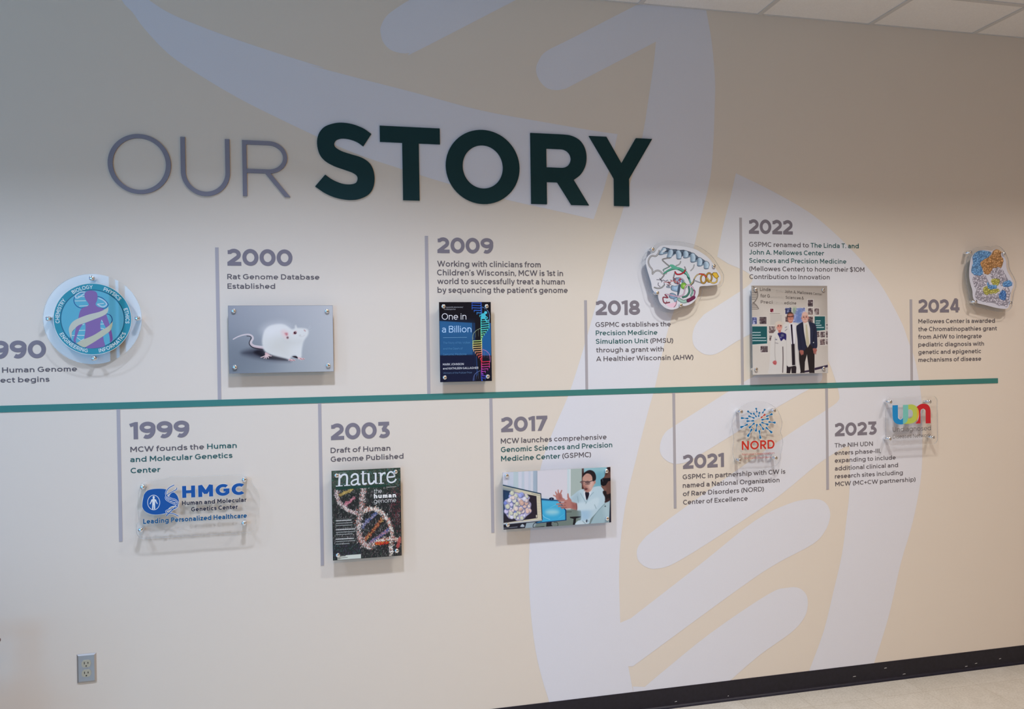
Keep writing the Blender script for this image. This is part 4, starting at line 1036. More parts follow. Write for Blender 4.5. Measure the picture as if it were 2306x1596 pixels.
# ---- picture with two screens and two people
def doctor_panel():
    cv = Canvas('I2', (105, 152), (2175, 60), (2190, 1120), (118, 1255)); rg = cv.rng
    cv.grad((206, 206, 214), (200, 208, 212), (150, 156, 152), (150, 166, 164))
    for x0, x1, c in ((105, 200, (208, 208, 216)), (200, 310, (196, 202, 212)), (310, 405, (184, 200, 202)), (405, 470, (206, 208, 216)), (470, 520, (190, 200, 208)), (520, 600, (208, 208, 216)), (600, 640, (196, 202, 212)), (640, 690, (206, 208, 214)), (690, 752, (162, 178, 190)), (752, 770, (140, 156, 168)), (770, 1345, (214, 210, 214)), (1345, 1395, (200, 214, 216)), (1395, 1410, (222, 226, 228)), (1410, 1625, (168, 182, 174)), (1625, 1668, (62, 36, 34)), (1668, 2200, (126, 178, 188))):
        cv.poly([(x0, 40), (x1, 40), (x1, 900), (x0, 900)], c, 7 if x0 < 760 else 3, 1, False)
    cv.poly([(1900, 200), (2000, 160), (2060, 400), (1920, 420)], (108, 164, 180), 50, 0.7); cv.poly([(1670, 60), (2180, 60), (2180, 120), (1670, 120)], (160, 196, 200), 40, 0.8, False)
    cv.poly([(1625, 480), (1668, 480), (1668, 700), (1410, 900), (1410, 480)], (168, 182, 174), 3, 1, False)
    cv.poly([(700, 880), (2190, 860), (2190, 1300), (700, 1300)], (112, 126, 118), 8, 1, False)
    cv.poly([(540, 1120), (760, 1110), (680, 1300), (540, 1300)], (150, 166, 172), 10, 1, False)
    # rear screen
    cv.poly([(838, 655), (1190, 690), (1325, 880), (1328, 1080), (735, 1140), (740, 1095), (860, 1075)], (18, 52, 96), 3, 1, False)
    cv.poly([(850, 692), (1180, 712), (1306, 890), (1308, 1068), (752, 1122), (870, 1072)], (62, 168, 208), 3, 1, False)
    cv.poly([(860, 700), (1150, 715), (1170, 800), (880, 780)], (96, 186, 216), 60, 0.6, False)
    cv.oval(1055, 920, 125, 52, (158, 208, 216), 34, 0.95)
    cv.line([(1020, 830), (1100, 790), (1170, 740)], 5, (140, 206, 226), 2, 0.8); cv.line([(868, 970), (910, 1020), (1010, 1062)], 9, (150, 212, 230), 2, 0.9); cv.line([(1180, 1040), (1280, 960)], 5, (120, 196, 222), 2, 0.7)
    cv.oval(1042, 665, 46, 26, (26, 34, 54), 3); cv.oval(1042, 668, 14, 12, (90, 110, 140), 3)
    cv.poly([(945, 1122), (1042, 1108), (1062, 1190), (938, 1198)], (24, 26, 36), 2, 1, False); cv.oval(1056, 1150, 16, 30, (110, 120, 120), 3)
    cv.line([(740, 1120), (700, 1150), (685, 1200), (720, 1215), (900, 1195)], 11, (34, 40, 46), 2); cv.line([(1090, 1115), (1150, 1120), (1165, 1170), (1150, 1190)], 10, (38, 46, 48), 2)
    # near screen
    cv.poly([(105, 405), (832, 566), (862, 1064), (118, 1140)], (206, 198, 170), 3, 1, False)
    cv.line([(105, 402), (832, 568)], 19, (28, 58, 80), 2, 1, False); cv.line([(836, 568), (862, 1068)], 15, (34, 44, 58), 2, 1, False)
    for k in range(7): cv.line([(758+6*k/7, 640+55*k), (822+4*k, 650+53*k)], 5, (182, 176, 150), 2, 0.8, False)
    cv.line([(660, 566), (815, 602)], 9, (120, 120, 106), 2, 0.8, False)
    cv.poly([(105, 492), (752, 612), (772, 1034), (118, 1130)], (40, 36, 46), 3, 1, False); cv.poly([(105, 492), (260, 520), (220, 900), (118, 900)], (36, 74, 112), 80, 1, False)
    cv.poly([(118, 1136), (862, 1066), (862, 1084), (118, 1160)], (192, 194, 196), 3, 1, False); cv.poly([(118, 1160), (862, 1084), (862, 1098), (118, 1176)], (46, 52, 62), 2, 1, False)
    cv.poly([(118, 1172), (560, 1122), (530, 1226), (118, 1270)], (30, 32, 44), 3, 1, False); cv.line([(120, 1232), (380, 1206)], 12, (150, 156, 166), 4, 0.9, False); cv.poly([(440, 1200), (480, 1150), (520, 1180), (510, 1205)], (176, 186, 192), 4)
    out = [(235, 545), (330, 540), (450, 560), (560, 590), (625, 640), (600, 700), (650, 760), (635, 870), (640, 930), (560, 1000), (500, 1060), (380, 1085), (320, 1040), (230, 1045), (165, 960), (150, 860), (130, 740), (160, 680), (240, 670), (240, 600)]
    cv.poly(out, (186, 180, 210), 6)
    q = np.array(catmull(out, True, 6)); ctr = q.mean(0)
    pal = [(204, 196, 222), (156, 166, 218), (216, 200, 196), (226, 208, 196), (120, 136, 202), (206, 206, 180), (218, 216, 226)]
    for i in range(115):
        e = q[int(rg.integers(len(q)))]; t = rg.random()**0.6; p = ctr+(e-ctr)*t*0.94
        c = pal[int(rg.integers(len(pal)))]
        if p[0] > 430 and 680 < p[1] < 960 and rg.random() < 0.7: c = [(222, 190, 174), (208, 170, 150), (228, 206, 190)][int(rg.integers(3))]
        if 280 < p[0] < 430 and rg.random() < 0.6: c = [(206, 206, 178), (216, 214, 196)][int(rg.integers(2))]
        rx = 22+22*rg.random(); cv.oval(p[0]+6, p[1]+8, rx*1.1, rx*1.15, (74, 78, 116), 7, 0.75); cv.oval(p[0], p[1], rx, rx*1.1, c, 6); cv.oval(p[0]-rx*.2, p[1]-rx*.3, rx*.4, rx*.4, tuple(min(238, v+18) for v in c), 5, 0.7)
    cv.quad(742, 975, 764, 1025, (206, 200, 180), 3)
    # stool
    cv.poly([(1395, 1012), (1605, 1000), (1600, 1022), (1515, 1040), (1500, 1168), (1452, 1170), (1466, 1050), (1400, 1034)], (26, 26, 32), 2, 1, False); cv.line([(1325, 918), (1425, 914)], 9, (60, 66, 64), 2)
    # man in a white coat
    coat = [(1400, 640), (1480, 575), (1560, 510), (1650, 478), (1700, 530), (1840, 445), (1990, 425), (2060, 520), (2100, 680), (2060, 780), (1960, 880), (1860, 980), (1790, 1060), (1745, 1150), (1500, 1168), (1545, 1090), (1608, 1060), (1602, 890), (1530, 882), (1516, 750), (1440, 720)]
    cv.poly(coat, (184, 206, 214), 4)
    cv.poly([(1430, 640), (1560, 530), (1600, 700), (1500, 745), (1440, 700)], (160, 184, 192), 30, 0.7); cv.poly([(1600, 880), (1780, 900), (1760, 1080), (1620, 1060)], (150, 186, 212), 50, 0.7)
    cv.poly([(1525, 752), (1720, 728), (1900, 640), (1960, 700), (1880, 860), (1700, 880), (1540, 880)], (198, 216, 222), 16, 0.9)
    cv.poly([(1700, 1080), (1780, 1040), (1700, 1150), (1560, 1165), (1540, 1110)], (198, 212, 216), 14, 0.8)
    for pts, wd in (([(1600, 560), (1680, 700), (1710, 740)], 7), ([(1850, 540), (1760, 640), (1700, 760)], 8), ([(1790, 520), (1740, 640)], 6), ([(1540, 620), (1560, 740)], 6), ([(1870, 780), (1900, 850)], 10), ([(1640, 1090), (1700, 1150)], 12), ([(1720, 1060), (1760, 1100)], 10)): cv.line(pts, wd, (112, 140, 150), 4, 0.75)
    cv.poly([(1660, 520), (1700, 540), (1712, 690), (1670, 620)], (214, 220, 224), 4); cv.poly([(1755, 540), (1830, 470), (1800, 560), (1730, 680)], (210, 218, 224), 4)
    cv.poly([(1690, 540), (1752, 535), (1765, 590), (1722, 690), (1700, 630)], (26, 26, 42), 3)
    cv.oval(1718, 1092, 14, 26, (36, 44, 62), 5, 0.9)
    cv.poly([(1636, 300), (1650, 220), (1700, 172), (1780, 165), (1850, 220), (1885, 300), (1872, 380), (1832, 440), (1795, 515), (1725, 540), (1682, 505), (1662, 450), (1640, 380)], (192, 148, 132), 4)
    cv.poly([(1780, 330), (1850, 330), (1830, 440), (1790, 500), (1760, 440)], (212, 176, 164), 24, 0.9); cv.poly([(1650, 400), (1700, 420), (1760, 500), (1700, 520), (1670, 470)], (150, 96, 88), 22, 0.8)
    cv.poly([(1640, 250), (1650, 190), (1705, 138), (1780, 112), (1855, 140), (1892, 205), (1896, 285), (1866, 325), (1832, 318), (1824, 245), (1785, 192), (1720, 178), (1668, 215)], (34, 28, 34), 4)
    cv.oval(1873, 345, 18, 30, (182, 128, 116), 5)
    cv.line([(1592, 345), (1640, 325), (1700, 335), (1770, 335), (1850, 308)], 11, (52, 44, 50), 2); cv.oval(1735, 350, 40, 32, (92, 70, 72), 5, 0.8); cv.oval(1632, 350, 26, 30, (110, 80, 80), 5, 0.8)
    cv.line([(1690, 335), (1692, 385), (1770, 385), (1780, 335)], 6, (60, 50, 54), 2); cv.line([(1660, 360), (1650, 420), (1672, 432)], 8, (140, 92, 84), 4, 0.8)
    cv.line([(1662, 466), (1700, 462), (1735, 474)], 10, (70, 50, 50), 4); cv.oval(1700, 485, 26, 13, (96, 44, 48), 4)
    for y in (215, 240): cv.line([(1690, y), (1780, y-10)], 4, (160, 116, 104), 4, 0.6)
    skin, dk = (180, 122, 112), (120, 68, 68)
    # raised far hand: palm, thumb and four spread fingers
    cv.poly([(1125, 600), (1160, 560), (1200, 555), (1238, 580), (1250, 640), (1300, 672), (1280, 690), (1170, 694), (1130, 660)], skin, 4)
    for a_, b_, wd in (((1150, 600), (1122, 535), 30), ((1175, 580), (1168, 498), 30), ((1205, 580), (1238, 504), 30), ((1140, 625), (1080, 596), 24)): cv.line([a_, b_], (wd, wd*0.7), skin, 3)
    cv.poly([(1190, 580), (1240, 640), (1220, 680), (1180, 660)], (150, 88, 84), 22, 0.7)
    # near hand: palm, upright thumb and stacked fingers
    cv.poly([(1330, 690), (1380, 660), (1440, 728), (1525, 760), (1528, 872), (1420, 852), (1330, 848), (1270, 800), (1290, 720)], skin, 4)
    cv.line([(1400, 700), (1365, 640), (1358, 572)], (52, 24), skin, 3)
    for a_, b_, wd in (((1330, 705), (1180, 715), 34), ((1310, 765), (1142, 768), 34), ((1320, 815), (1175, 812), 34), ((1340, 840), (1235, 846), 30)): cv.line([a_, ((a_[0]+b_[0])/2, (a_[1]+b_[1])/2-6), b_], (wd, wd*0.7), skin, 3)
    for a_, b_ in (((1320, 737), (1200, 738)), ((1310, 790), (1180, 790)), ((1330, 832), (1220, 830))): cv.line([a_, b_], 9, dk, 4, 0.8)
    cv.poly([(1430, 740), (1522, 770), (1524, 868), (1440, 850)], (140, 84, 80), 26, 0.7, False); cv.line([(1519, 752), (1526, 876)], 10, (80, 44, 46), 3, 0.9)
    # second man at the right edge, dark glasses
    cv.poly([(2090, 720), (2175, 655), (2195, 690), (2195, 1130), (1790, 1150), (1850, 1010), (1950, 870)], (156, 182, 188), 4, 1, False)
    cv.poly([(2040, 780), (2130, 720), (2150, 1080), (2080, 1000)], (178, 200, 204), 40, 0.8); cv.line([(1790, 1140), (1860, 1000), (1960, 870), (2070, 760)], 9, (112, 136, 146), 4, 0.8)
    cv.poly([(2055, 240), (2080, 170), (2125, 60), (2190, 40), (2190, 650), (2100, 640), (2045, 570), (2050, 500), (2000, 430), (2010, 380), (2000, 310)], (104, 72, 64), 4)
    cv.poly([(2110, 40), (2190, 40), (2190, 130), (2130, 130)], (48, 26, 30), 12); cv.poly([(2010, 390), (2060, 420), (2100, 480), (2060, 500)], (132, 92, 80), 16, 0.8)
    cv.poly([(2035, 515), (2090, 520), (2110, 580), (2190, 560), (2190, 660), (2120, 690), (2075, 700), (2068, 630), (2032, 560)], (30, 24, 28), 6)
    cv.poly([(1984, 300), (2020, 270), (2190, 262), (2190, 315), (2130, 330), (2090, 400), (2040, 422), (1990, 395)], (18, 18, 26), 3, 1, False); cv.line([(2020, 280), (2030, 330)], 8, (110, 116, 126), 3, 0.8)
    cv.poly([(2080, 690), (2150, 650), (2160, 700), (2070, 740)], (52, 34, 36), 6)
    cv.poly([(2168, 640), (2200, 630), (2200, 1140), (2150, 1130)], (24, 26, 46), 3, 1, False); cv.oval(2075, 808, 14, 12, (66, 84, 90), 4)
    cv.edge((30, 36, 44), 0.25, 1)
    r = photo_panel('photo_panel', 'clear panel printed with a man in a white coat gesturing at two screens', 'picture', cv, [(183, 222), (2104, 134), (203, 1168), (2117, 1048)])
    cv.build('printed_picture', r)
doctor_panel()

# ---- picture of three people in front of a display wall
def people_panel():
    cv = Canvas('E2', (60, 20), (1265, 25), (1270, 1420), (65, 1440), gain=1.04); rg = cv.rng
    cv.grad((178, 166, 152), (160, 148, 136), (206, 198, 186), (198, 188, 176))
    cv.poly([(150, 300), (1100, 300), (1100, 1200), (150, 1300)], (206, 196, 184), 160, 0.8, False); cv.poly([(60, 20), (1265, 25), (1265, 55), (60, 45)], (146, 134, 122), 14, 0.7, False)
    cv.poly([(1000, 1400), (1270, 1330), (1270, 1430), (900, 1430)], (188, 180, 170), 6, 1, False)
    lg = (116, 106, 98)
    cv.line([(78, 40), (120, 70), (146, 130), (146, 200), (110, 270), (75, 305)], 15, lg, 3); cv.line([(75, 290), (125, 330), (165, 390)], 13, lg, 3)
    for y, x1 in ((75, 110), (103, 128), (130, 134), (158, 138), (186, 134), (214, 124), (242, 108), (322, 110), (345, 126), (370, 140), (396, 150)): cv.line([(62, y), (x1, y)], 9, lg, 2.5)
    def tile(x0, y0, x1, y1, base=None, n=12):
        cv.quad(x0-7, y0-7, x1+7, y1+9, (218, 210, 200), 6); b = base or [(110, 92, 90), (96, 84, 84), (120, 104, 100)][int(rg.integers(3))]
        cv.quad(x0, y0, x1, y1, b, 3)
        cols = [(54, 40, 46), (196, 186, 178), (150, 128, 122), (80, 60, 66)] if base is None else [tuple(max(0, v-40) for v in base), tuple(min(235, v+60) for v in base), (190, 190, 210)]
        for i in range(n):
            cv.oval(x0+6+(x1-x0-12)*rg.random(), y0+6+(y1-y0-12)*rg.random(), 5+14*rg.random(), 4+12*rg.random(), cols[int(rg.integers(len(cols)))], 6, 0.8)
    tile(592, 378, 688, 475, (58, 62, 96)); tile(712, 378, 908, 610, (140, 146, 184), 34); cv.poly([(780, 430), (850, 400), (850, 590), (770, 610)], (96, 120, 168), 26, 0.8); cv.poly([(712, 378), (770, 378), (740, 470), (712, 460)], (140, 160, 110), 20, 0.7)
    for t in ((952, 248, 1034, 356), (954, 384, 1034, 484), (1058, 386, 1132, 484), (952, 516, 1034, 608), (180, 520, 292, 635), (332, 668, 436, 780), (196, 986, 312, 1084), (1152, 757, 1226, 846), (1152, 877, 1226, 968), (1247, 632, 1268, 718), (1247, 750, 1268, 850), (1247, 872, 1268, 962), (1092, 757, 1134, 846), (594, 516, 650, 600), (336, 820, 380, 900)): tile(*t)
    tile(63, 527, 138, 636, (78, 84, 124)); tile(350, 390, 402, 440, (110, 34, 48), 5)
    cv.line([(350, 468), (505, 468)], 8, (130, 120, 112), 3, 0.8)
    for y in range(495, 640, 13): cv.line([(355, y), (535, y)], 7, (180, 172, 162), 3, 0.9)
    for (x0, y0, x1, y1), ls in (((63, 672, 300, 945), ((770, 200), (813, 195), (856, 275), (900, 285))), ((1060, 512, 1226, 730), ((585, 1150), (620, 1140), (655, 1165), (690, 1210)))):
        cv.poly([(x0-6, y0-6), (x1+8, y0-6), (x1+8, y1+10), (x0-6, y1+24)], (216, 210, 200), 6, 1, False); cv.poly([(x0, y0), (x1, y0), (x1+2, y1), (x0, y1+16)], (30, 84, 86), 3, 1, False)
        for y, xe in ls:
            x = x0+8
            if x0 > 500: x = x0+22
            while x < xe: L = 18+28*rg.random(); cv.line([(x, y), (min(xe, x+L), y-2)], 13, (196, 206, 204), 3, 0.9); x += L+10
    cv.poly([(1060, 1335), (1270, 1285), (1270, 1322), (1060, 1372)], (52, 40, 62), 4, 1, False); cv.poly([(830, 1392), (1000, 1362), (1000, 1395), (830, 1420)], (52, 42, 58), 4, 1, False)
    white, shade = (206, 200, 192), (164, 156, 150)
    # man in the middle
    cv.poly([(612, 1270), (770, 1270), (778, 1300), (762, 1420), (692, 1420), (686, 1330), (668, 1420), (612, 1418)], (40, 32, 38), 3, 1, False)
    cv.poly([(555, 650), (640, 605), (720, 618), (800, 632), (812, 720), (800, 1000), (822, 1260), (842, 1392), (770, 1402), (757, 1300), (612, 1292), (600, 900), (545, 770), (540, 690)], white, 4)
    cv.line([(700, 1290), (690, 1000), (672, 700)], 12, shade, 6, 0.7); cv.line([(757, 1300), (745, 1000), (760, 700)], 12, shade, 6, 0.7); cv.line([(612, 1290), (606, 1000), (600, 800)], 10, shade, 5, 0.7); cv.line([(800, 800), (790, 1000), (815, 1280)], 12, shade, 6, 0.6)
    cv.poly([(655, 640), (720, 625), (760, 700), (742, 960), (690, 970), (668, 760)], (214, 210, 210), 4); cv.poly([(690, 955), (738, 950), (750, 1290), (702, 1292)], (34, 28, 36), 3, 1, False)
    cv.poly([(676, 640), (702, 640), (722, 955), (704, 980), (688, 800)], (36, 26, 44), 3, 1, False); cv.line([(590, 690), (615, 680)], 8, (110, 110, 130), 4); cv.line([(590, 740), (620, 715)], 8, (120, 112, 120), 4)
    cv.oval(672, 515, 56, 76, (62, 42, 34), 5); cv.oval(675, 545, 47, 74, (190, 124, 104), 6); cv.poly([(640, 470), (715, 470), (722, 500), (630, 505)], (176, 116, 98), 10, 0.8)
    cv.line([(632, 512), (662, 516), (690, 514), (718, 506)], 10, (64, 40, 42), 3); cv.oval(654, 518, 13, 9, (90, 56, 54), 4); cv.oval(698, 516, 13, 9, (90, 56, 54), 4); cv.line([(652, 575), (675, 584), (702, 572)], 7, (214, 186, 176), 5, 0.8); cv.line([(676, 530), (672, 552), (684, 556)], 6, (150, 90, 78), 4, 0.8)
    # woman in front
    cv.poly([(450, 735), (400, 780), (365, 865), (352, 1000), (345, 1180), (332, 1340), (318, 1422), (480, 1438), (548, 1412), (600, 1412), (612, 1380), (612, 1160), (604, 900), (575, 790), (520, 740)], white, 4)
    cv.line([(552, 1000), (556, 1200), (550, 1405)], 11, (60, 44, 48), 4); cv.line([(430, 850), (425, 1100), (440, 1230)], 10, shade, 6, 0.8); cv.line([(430, 935), (475, 942)], 8, (128, 122, 124), 4); cv.line([(436, 880), (455, 882)], 14, (110, 112, 130), 4)
    cv.poly([(470, 785), (520, 765), (570, 775), (606, 800), (602, 892), (566, 870), (524, 905), (492, 835)], (40, 36, 92), 4); cv.oval(545, 815, 26, 22, (120, 126, 130), 10, 0.7); cv.oval(520, 850, 10, 12, (160, 160, 190), 6, 0.8)
    cv.oval(490, 645, 68, 58, (204, 190, 174), 10); cv.oval(447, 680, 24, 50, (198, 182, 166), 8); cv.oval(497, 680, 45, 64, (206, 140, 122), 6); cv.poly([(440, 620), (500, 590), (552, 630), (535, 650), (480, 640), (455, 680)], (206, 190, 172), 8)
    cv.oval(478, 665, 11, 8, (80, 50, 50), 4); cv.oval(520, 662, 11, 8, (80, 50, 50), 4); cv.line([(472, 708), (498, 718), (524, 704)], 7, (214, 186, 176), 5, 0.8); cv.poly([(480, 735), (520, 735), (515, 770), (490, 770)], (186, 110, 96), 5)
    cv.poly([(390, 1240), (430, 1215), (455, 1245), (440, 1285), (405, 1275)], (186, 96, 96), 5); cv.line([(405, 1262), (440, 1270)], 5, (140, 60, 64), 3)
    # man in a dark suit
    cv.poly([(900, 960), (1060, 960), (1058, 1416), (976, 1416), (938, 1118), (905, 1240), (898, 1416), (838, 1412), (812, 1200), (808, 1060)], (38, 32, 34), 3, 1, False)
    cv.poly([(795, 645), (870, 602), (960, 596), (1060, 628), (1092, 710), (1102, 880), (1098, 1012), (1040, 1020), (990, 960), (930, 1010), (890, 1060), (806, 1062), (788, 900), (768, 690)], (36, 40, 60), 4)
    cv.line([(1060, 700), (1040, 900), (1040, 1010)], 12, (24, 26, 42), 8, 0.8); cv.line([(800, 720), (830, 900), (850, 1050)], 10, (24, 28, 46), 8, 0.8)
    cv.poly([(874, 605), (962, 598), (988, 700), (992, 940), (950, 1010), (922, 960), (888, 750)], (212, 204, 192), 3, 1, False); cv.poly([(914, 640), (938, 640), (976, 950), (946, 1012), (920, 940)], (186, 176, 146), 4, 1, False)
    cv.poly([(874, 605), (890, 760), (930, 1000), (890, 900), (860, 700)], (30, 34, 52), 4); cv.poly([(962, 598), (990, 720), (996, 960), (1030, 800), (1000, 640)], (42, 46, 66), 4)
    cv.oval(1042, 930, 9, 9, (190, 190, 180), 4)
    cv.oval(906, 530, 53, 88, (204, 156, 140), 6); cv.oval(902, 480, 44, 40, (214, 172, 154), 14, 0.9); cv.oval(855, 540, 9, 20, (186, 122, 110), 4); cv.oval(958, 535, 9, 20, (186, 122, 110), 4)
    cv.oval(886, 525, 12, 8, (92, 58, 54), 4); cv.oval(928, 522, 12, 8, (92, 58, 54), 4); cv.line([(886, 575), (908, 582), (930, 572)], 7, (214, 186, 176), 5, 0.8); cv.line([(906, 535), (902, 556), (914, 558)], 6, (160, 100, 88), 4, 0.8); cv.line([(874, 508), (896, 506)], 6, (150, 110, 98), 4); cv.line([(918, 504), (940, 504)], 6, (150, 110, 98), 4)
    for cx, cy, dx in ((852, 1080, 1), (1062, 1050, -1)):
        cv.poly([(cx-30, cy-25), (cx+25, cy-25), (cx+32, cy+15), (cx+10*dx, cy+40), (cx-20, cy+25)], (160, 98, 86), 4)
        for k in range(4): cv.line([(cx-16+12*k, cy+10), (cx-10+11*k+6*dx, cy+50-5*k*dx)], (12, 9), (156, 92, 82), 3)
    cv.edge((120, 112, 106), 0.5, 1)
    r = photo_panel('photo_panel', 'clear panel printed with three people standing before a display wall', 'picture', cv, [(125, 85), (1207, 86), (131, 1358), (1212, 1344)])
    cv.build('printed_picture', r)
    d, f_, vf = (110, 100, 92), (176, 166, 154), (188, 178, 166)
    tl = -0.075
    lettering(r, cv, 'printed_lettering', [('Linda', 187, 355, 104, 52, 0.17, d, -0.02), ('T. and', 372, 560, 120, 50, 0.15, f_, -0.03), ('John A. Mellowes', 582, 1020, 136, 48, 0.17, d, -0.06), ('Center', 1035, 1180, 166, 40, 0.17, (120, 110, 100), -0.08),
        ('for G', 195, 345, 206, 54, 0.17, d, -0.04), ('enomic', 350, 570, 218, 40, 0.15, f_, -0.04), ('Sciences &', 597, 885, 230, 46, 0.17, d, -0.04),
        ('Preci', 198, 385, 304, 50, 0.17, (124, 114, 106), -0.04), ('sion M', 395, 560, 312, 46, 0.15, vf, -0.03), ('edicine', 575, 766, 318, 46, 0.17, d, -0.02)])
people_panel()

# ---- cutout plaques -------------------------------------------------------------------------------------------
def plaque(name, label, crop, outline, caps, closed_smooth=True, cat='plaque'):
    pts = [wp(crop, p, OFF) for p in outline] if not isinstance(outline[0][0], np.floating) else outline
    if closed_smooth: pts = catmull(pts, True, 5)
    cx = sum(p[0] for p in pts)/len(pts); cz = sum(p[1] for p in pts)/len(pts)
    INK[:] = ink_gain(cx); root = empty(name, (cx, 0, cz), label, cat, PG)
    plate(root, pts); standoffs(root, crop, caps)
    return root
def protein_panel():
    white = [(275, 430), (283, 560), (328, 720), (368, 850), (384, 950), (420, 1012), (480, 1060), (494, 1110), (512, 1180), (560, 1252), (640, 1312), (740, 1335), (840, 1312), (905, 1272), (1000, 1264), (1100, 1222), (1172, 1150), (1222, 1050), (1232, 965), (1262, 915), (1400, 905), (1555, 885), (1592, 850), (1620, 770), (1604, 690), (1545, 615), (1480, 500), (1400, 400), (1280, 310), (1150, 240), (1000, 202), (850, 182), (650, 170), (560, 182), (490, 222), (430, 300), (340, 340)]
    cv = Canvas('D2', (265, 160), (1640, 160), (1640, 1345), (265, 1345), gain=1.06); rg = cv.rng
    cv.grad((212, 212, 214), (210, 206, 206), (212, 208, 210), (208, 202, 200)); cv.cut(white)
    gy, go = (168, 164, 160), (84, 80, 78)
    def tube(pts, wd, c, o=None):
        cv.line(pts, wd+9, o or tuple(v*0.42 for v in c), 1.2); cv.line(pts, wd, c, 1.2); cv.line([(p[0]-2, p[1]-3) for p in pts], wd*0.3, tuple(min(240, v+40) for v in c), 1.5, 0.7)
    # helix along the top
    dk, lt = (78, 90, 104), (158, 178, 192)
    tops = [(600, 222), (720, 255), (850, 270), (985, 280), (1110, 322), (1235, 405), (1352, 470)]; bots = [(545, 335), (695, 395), (870, 415), (990, 395), (1120, 470), (1240, 540), (1362, 590)]
    for i in range(6):          # far side of each turn, seen dark between the bands
        a_, b_ = bots[i], tops[i+1]
        cv.poly([(tops[i][0]+20, tops[i][1]-8), (b_[0]-20, b_[1]-22), (b_[0]+10, b_[1]+40), (a_[0]+48, a_[1]-30), (tops[i][0]+50, tops[i][1]+40)], (62, 72, 86), 2, 1, False)
        cv.line([(tops[i][0]+40, tops[i][1]+22), (b_[0]-18, b_[1]+6)], 16, (112, 128, 142), 6, 0.8)
        cv.poly([(a_[0]+10, a_[1]+12), (a_[0]+44, a_[1]-34), (b_[0]-24, b_[1]+46), (b_[0]-44, b_[1]+66)], (120, 138, 152), 3)
    for i in range(7):          # near side: broad flat bands with cut ends
        (tx, ty), (bx, by) = tops[i], bots[i]; sw = 1 if i else -0.4
        band = [(tx-40, ty+18), (tx-6, ty-14), (tx+46, ty+6)]+[((tx+bx)/2+62*sw, (ty+by)/2-6)]+[(bx+44, by-14), (bx+34, by+10), (bx-20, by+18), (bx-46, by-2)]+[((tx+bx)/2-42, (ty+by)/2+6)]
        cv.poly(band, (64, 74, 88), 1.5); q = np.array(band); m_ = q.mean(0); ins = [tuple(m_+(p-m_)*0.88) for p in q]
        cv.poly(ins, lt, 2)
        cv.line([(tx+18, ty+14), ((tx+bx)/2+34*sw, (ty+by)/2), (bx+20, by-20)], 26, (198, 212, 220), 10, 0.85); cv.line([(tx-22, ty+26), ((tx+bx)/2-26, (ty+by)/2+6), (bx-28, by-10)], 14, (108, 126, 142), 7, 0.85)
        cv.line([(bx-34, by+2), (bx+26, by+6)], 12, (92, 106, 120), 4, 0.7)
    tube([(515, 275), (495, 330), (450, 372), (385, 366), (340, 405), (320, 480), (345, 555), (388, 612), (395, 690)], 17, gy); tube([(395, 690), (440, 645), (490, 630), (540, 650), (580, 690), (640, 680)], 17, gy); tube([(700, 405), (640, 412), (572, 435), (620, 490), (690, 548)], 12, (140, 136, 132)); tube([(900, 470), (878, 515), (820, 545)], 10, (170, 168, 164)); tube([(1142, 530), (1125, 585), (1082, 632)], 9, (176, 174, 172)); tube([(595, 640), (590, 615), (660, 580), (700, 560)], 9, (120, 150, 138)); tube([(600, 715), (575, 750), (540, 790)], 12, (140, 136, 132))
    # green sheet
    gs = (86, 158, 130)
    cv.line([(600, 680), (690, 625), (800, 590), (900, 612), (990, 670)], (26, 62), (40, 92, 74), 1.5); cv.line([(600, 678), (690, 620), (800, 585), (900, 605), (985, 660)], (18, 44), gs, 2); cv.poly([(690, 540), (720, 520), (760, 522), (880, 590), (840, 615), (760, 600), (730, 570)], (92, 166, 138), 2, 1, False)
    cv.line([(980, 655), (1030, 720), (1060, 800), (1085, 880)], (50, 26), (44, 96, 80), 1.5); cv.line([(985, 655), (1035, 720), (1064, 800), (1086, 875)], (32, 14), (120, 178, 158), 2); cv.poly([(1010, 740), (1060, 760), (1050, 800)], (40, 90, 76), 2)
    tube([(770, 795), (778, 730), (800, 665)], 12, (130, 130, 134)); tube([(800, 655), (830, 696), (895, 695), (960, 660), (988, 612)], 17, (178, 34, 44)); tube([(988, 612), (980, 585), (972, 568)], 12, (150, 146, 144))
    # inner helix pieces
    for pl, c in (([(775, 790), (830, 755), (905, 775), (950, 820), (930, 850), (880, 830), (880, 880), (790, 860)], (122, 146, 166)), ([(735, 900), (800, 905), (890, 890), (885, 985), (860, 1015), (790, 1005), (728, 975)], (132, 156, 176)), ([(700, 1050), (750, 1032), (810, 1060), (842, 1105), (800, 1140), (730, 1138), (690, 1105)], (118, 142, 162)), ([(770, 1145), (842, 1110), (826, 1180), (800, 1200)], (126, 150, 170)), ([(640, 930), (680, 880), (715, 930), (700, 945)], (124, 134, 144))):
        cv.poly(pl, (58, 68, 80), 2); x = np.array(pl); m_ = x.mean(0); cv.poly([tuple(m_+(p-m_)*0.88) for p in x], c, 3); cv.poly([tuple(m_+(p-m_)*0.5+np.array([4, -8])) for p in x], tuple(min(230, v+40) for v in c), 16, 0.8)
    cv.poly([(860, 900), (900, 880), (880, 1020), (845, 1100), (840, 1020)], (70, 84, 100), 3)
    tube([(870, 760), (940, 790), (970, 850), (960, 900)], 12, (168, 172, 178))
    for p in ([(470, 795), (540, 800), (580, 820)], [(520, 770), (545, 800), (560, 840)], [(500, 850), (495, 890), (530, 920)], [(600, 850), (610, 890), (570, 925)], [(580, 800), (640, 822), (660, 800)]): cv.line(p, 9, (52, 44, 60), 1.5)
    tube([(430, 935), (490, 950), (560, 935), (605, 890)], 14, (150, 148, 144))
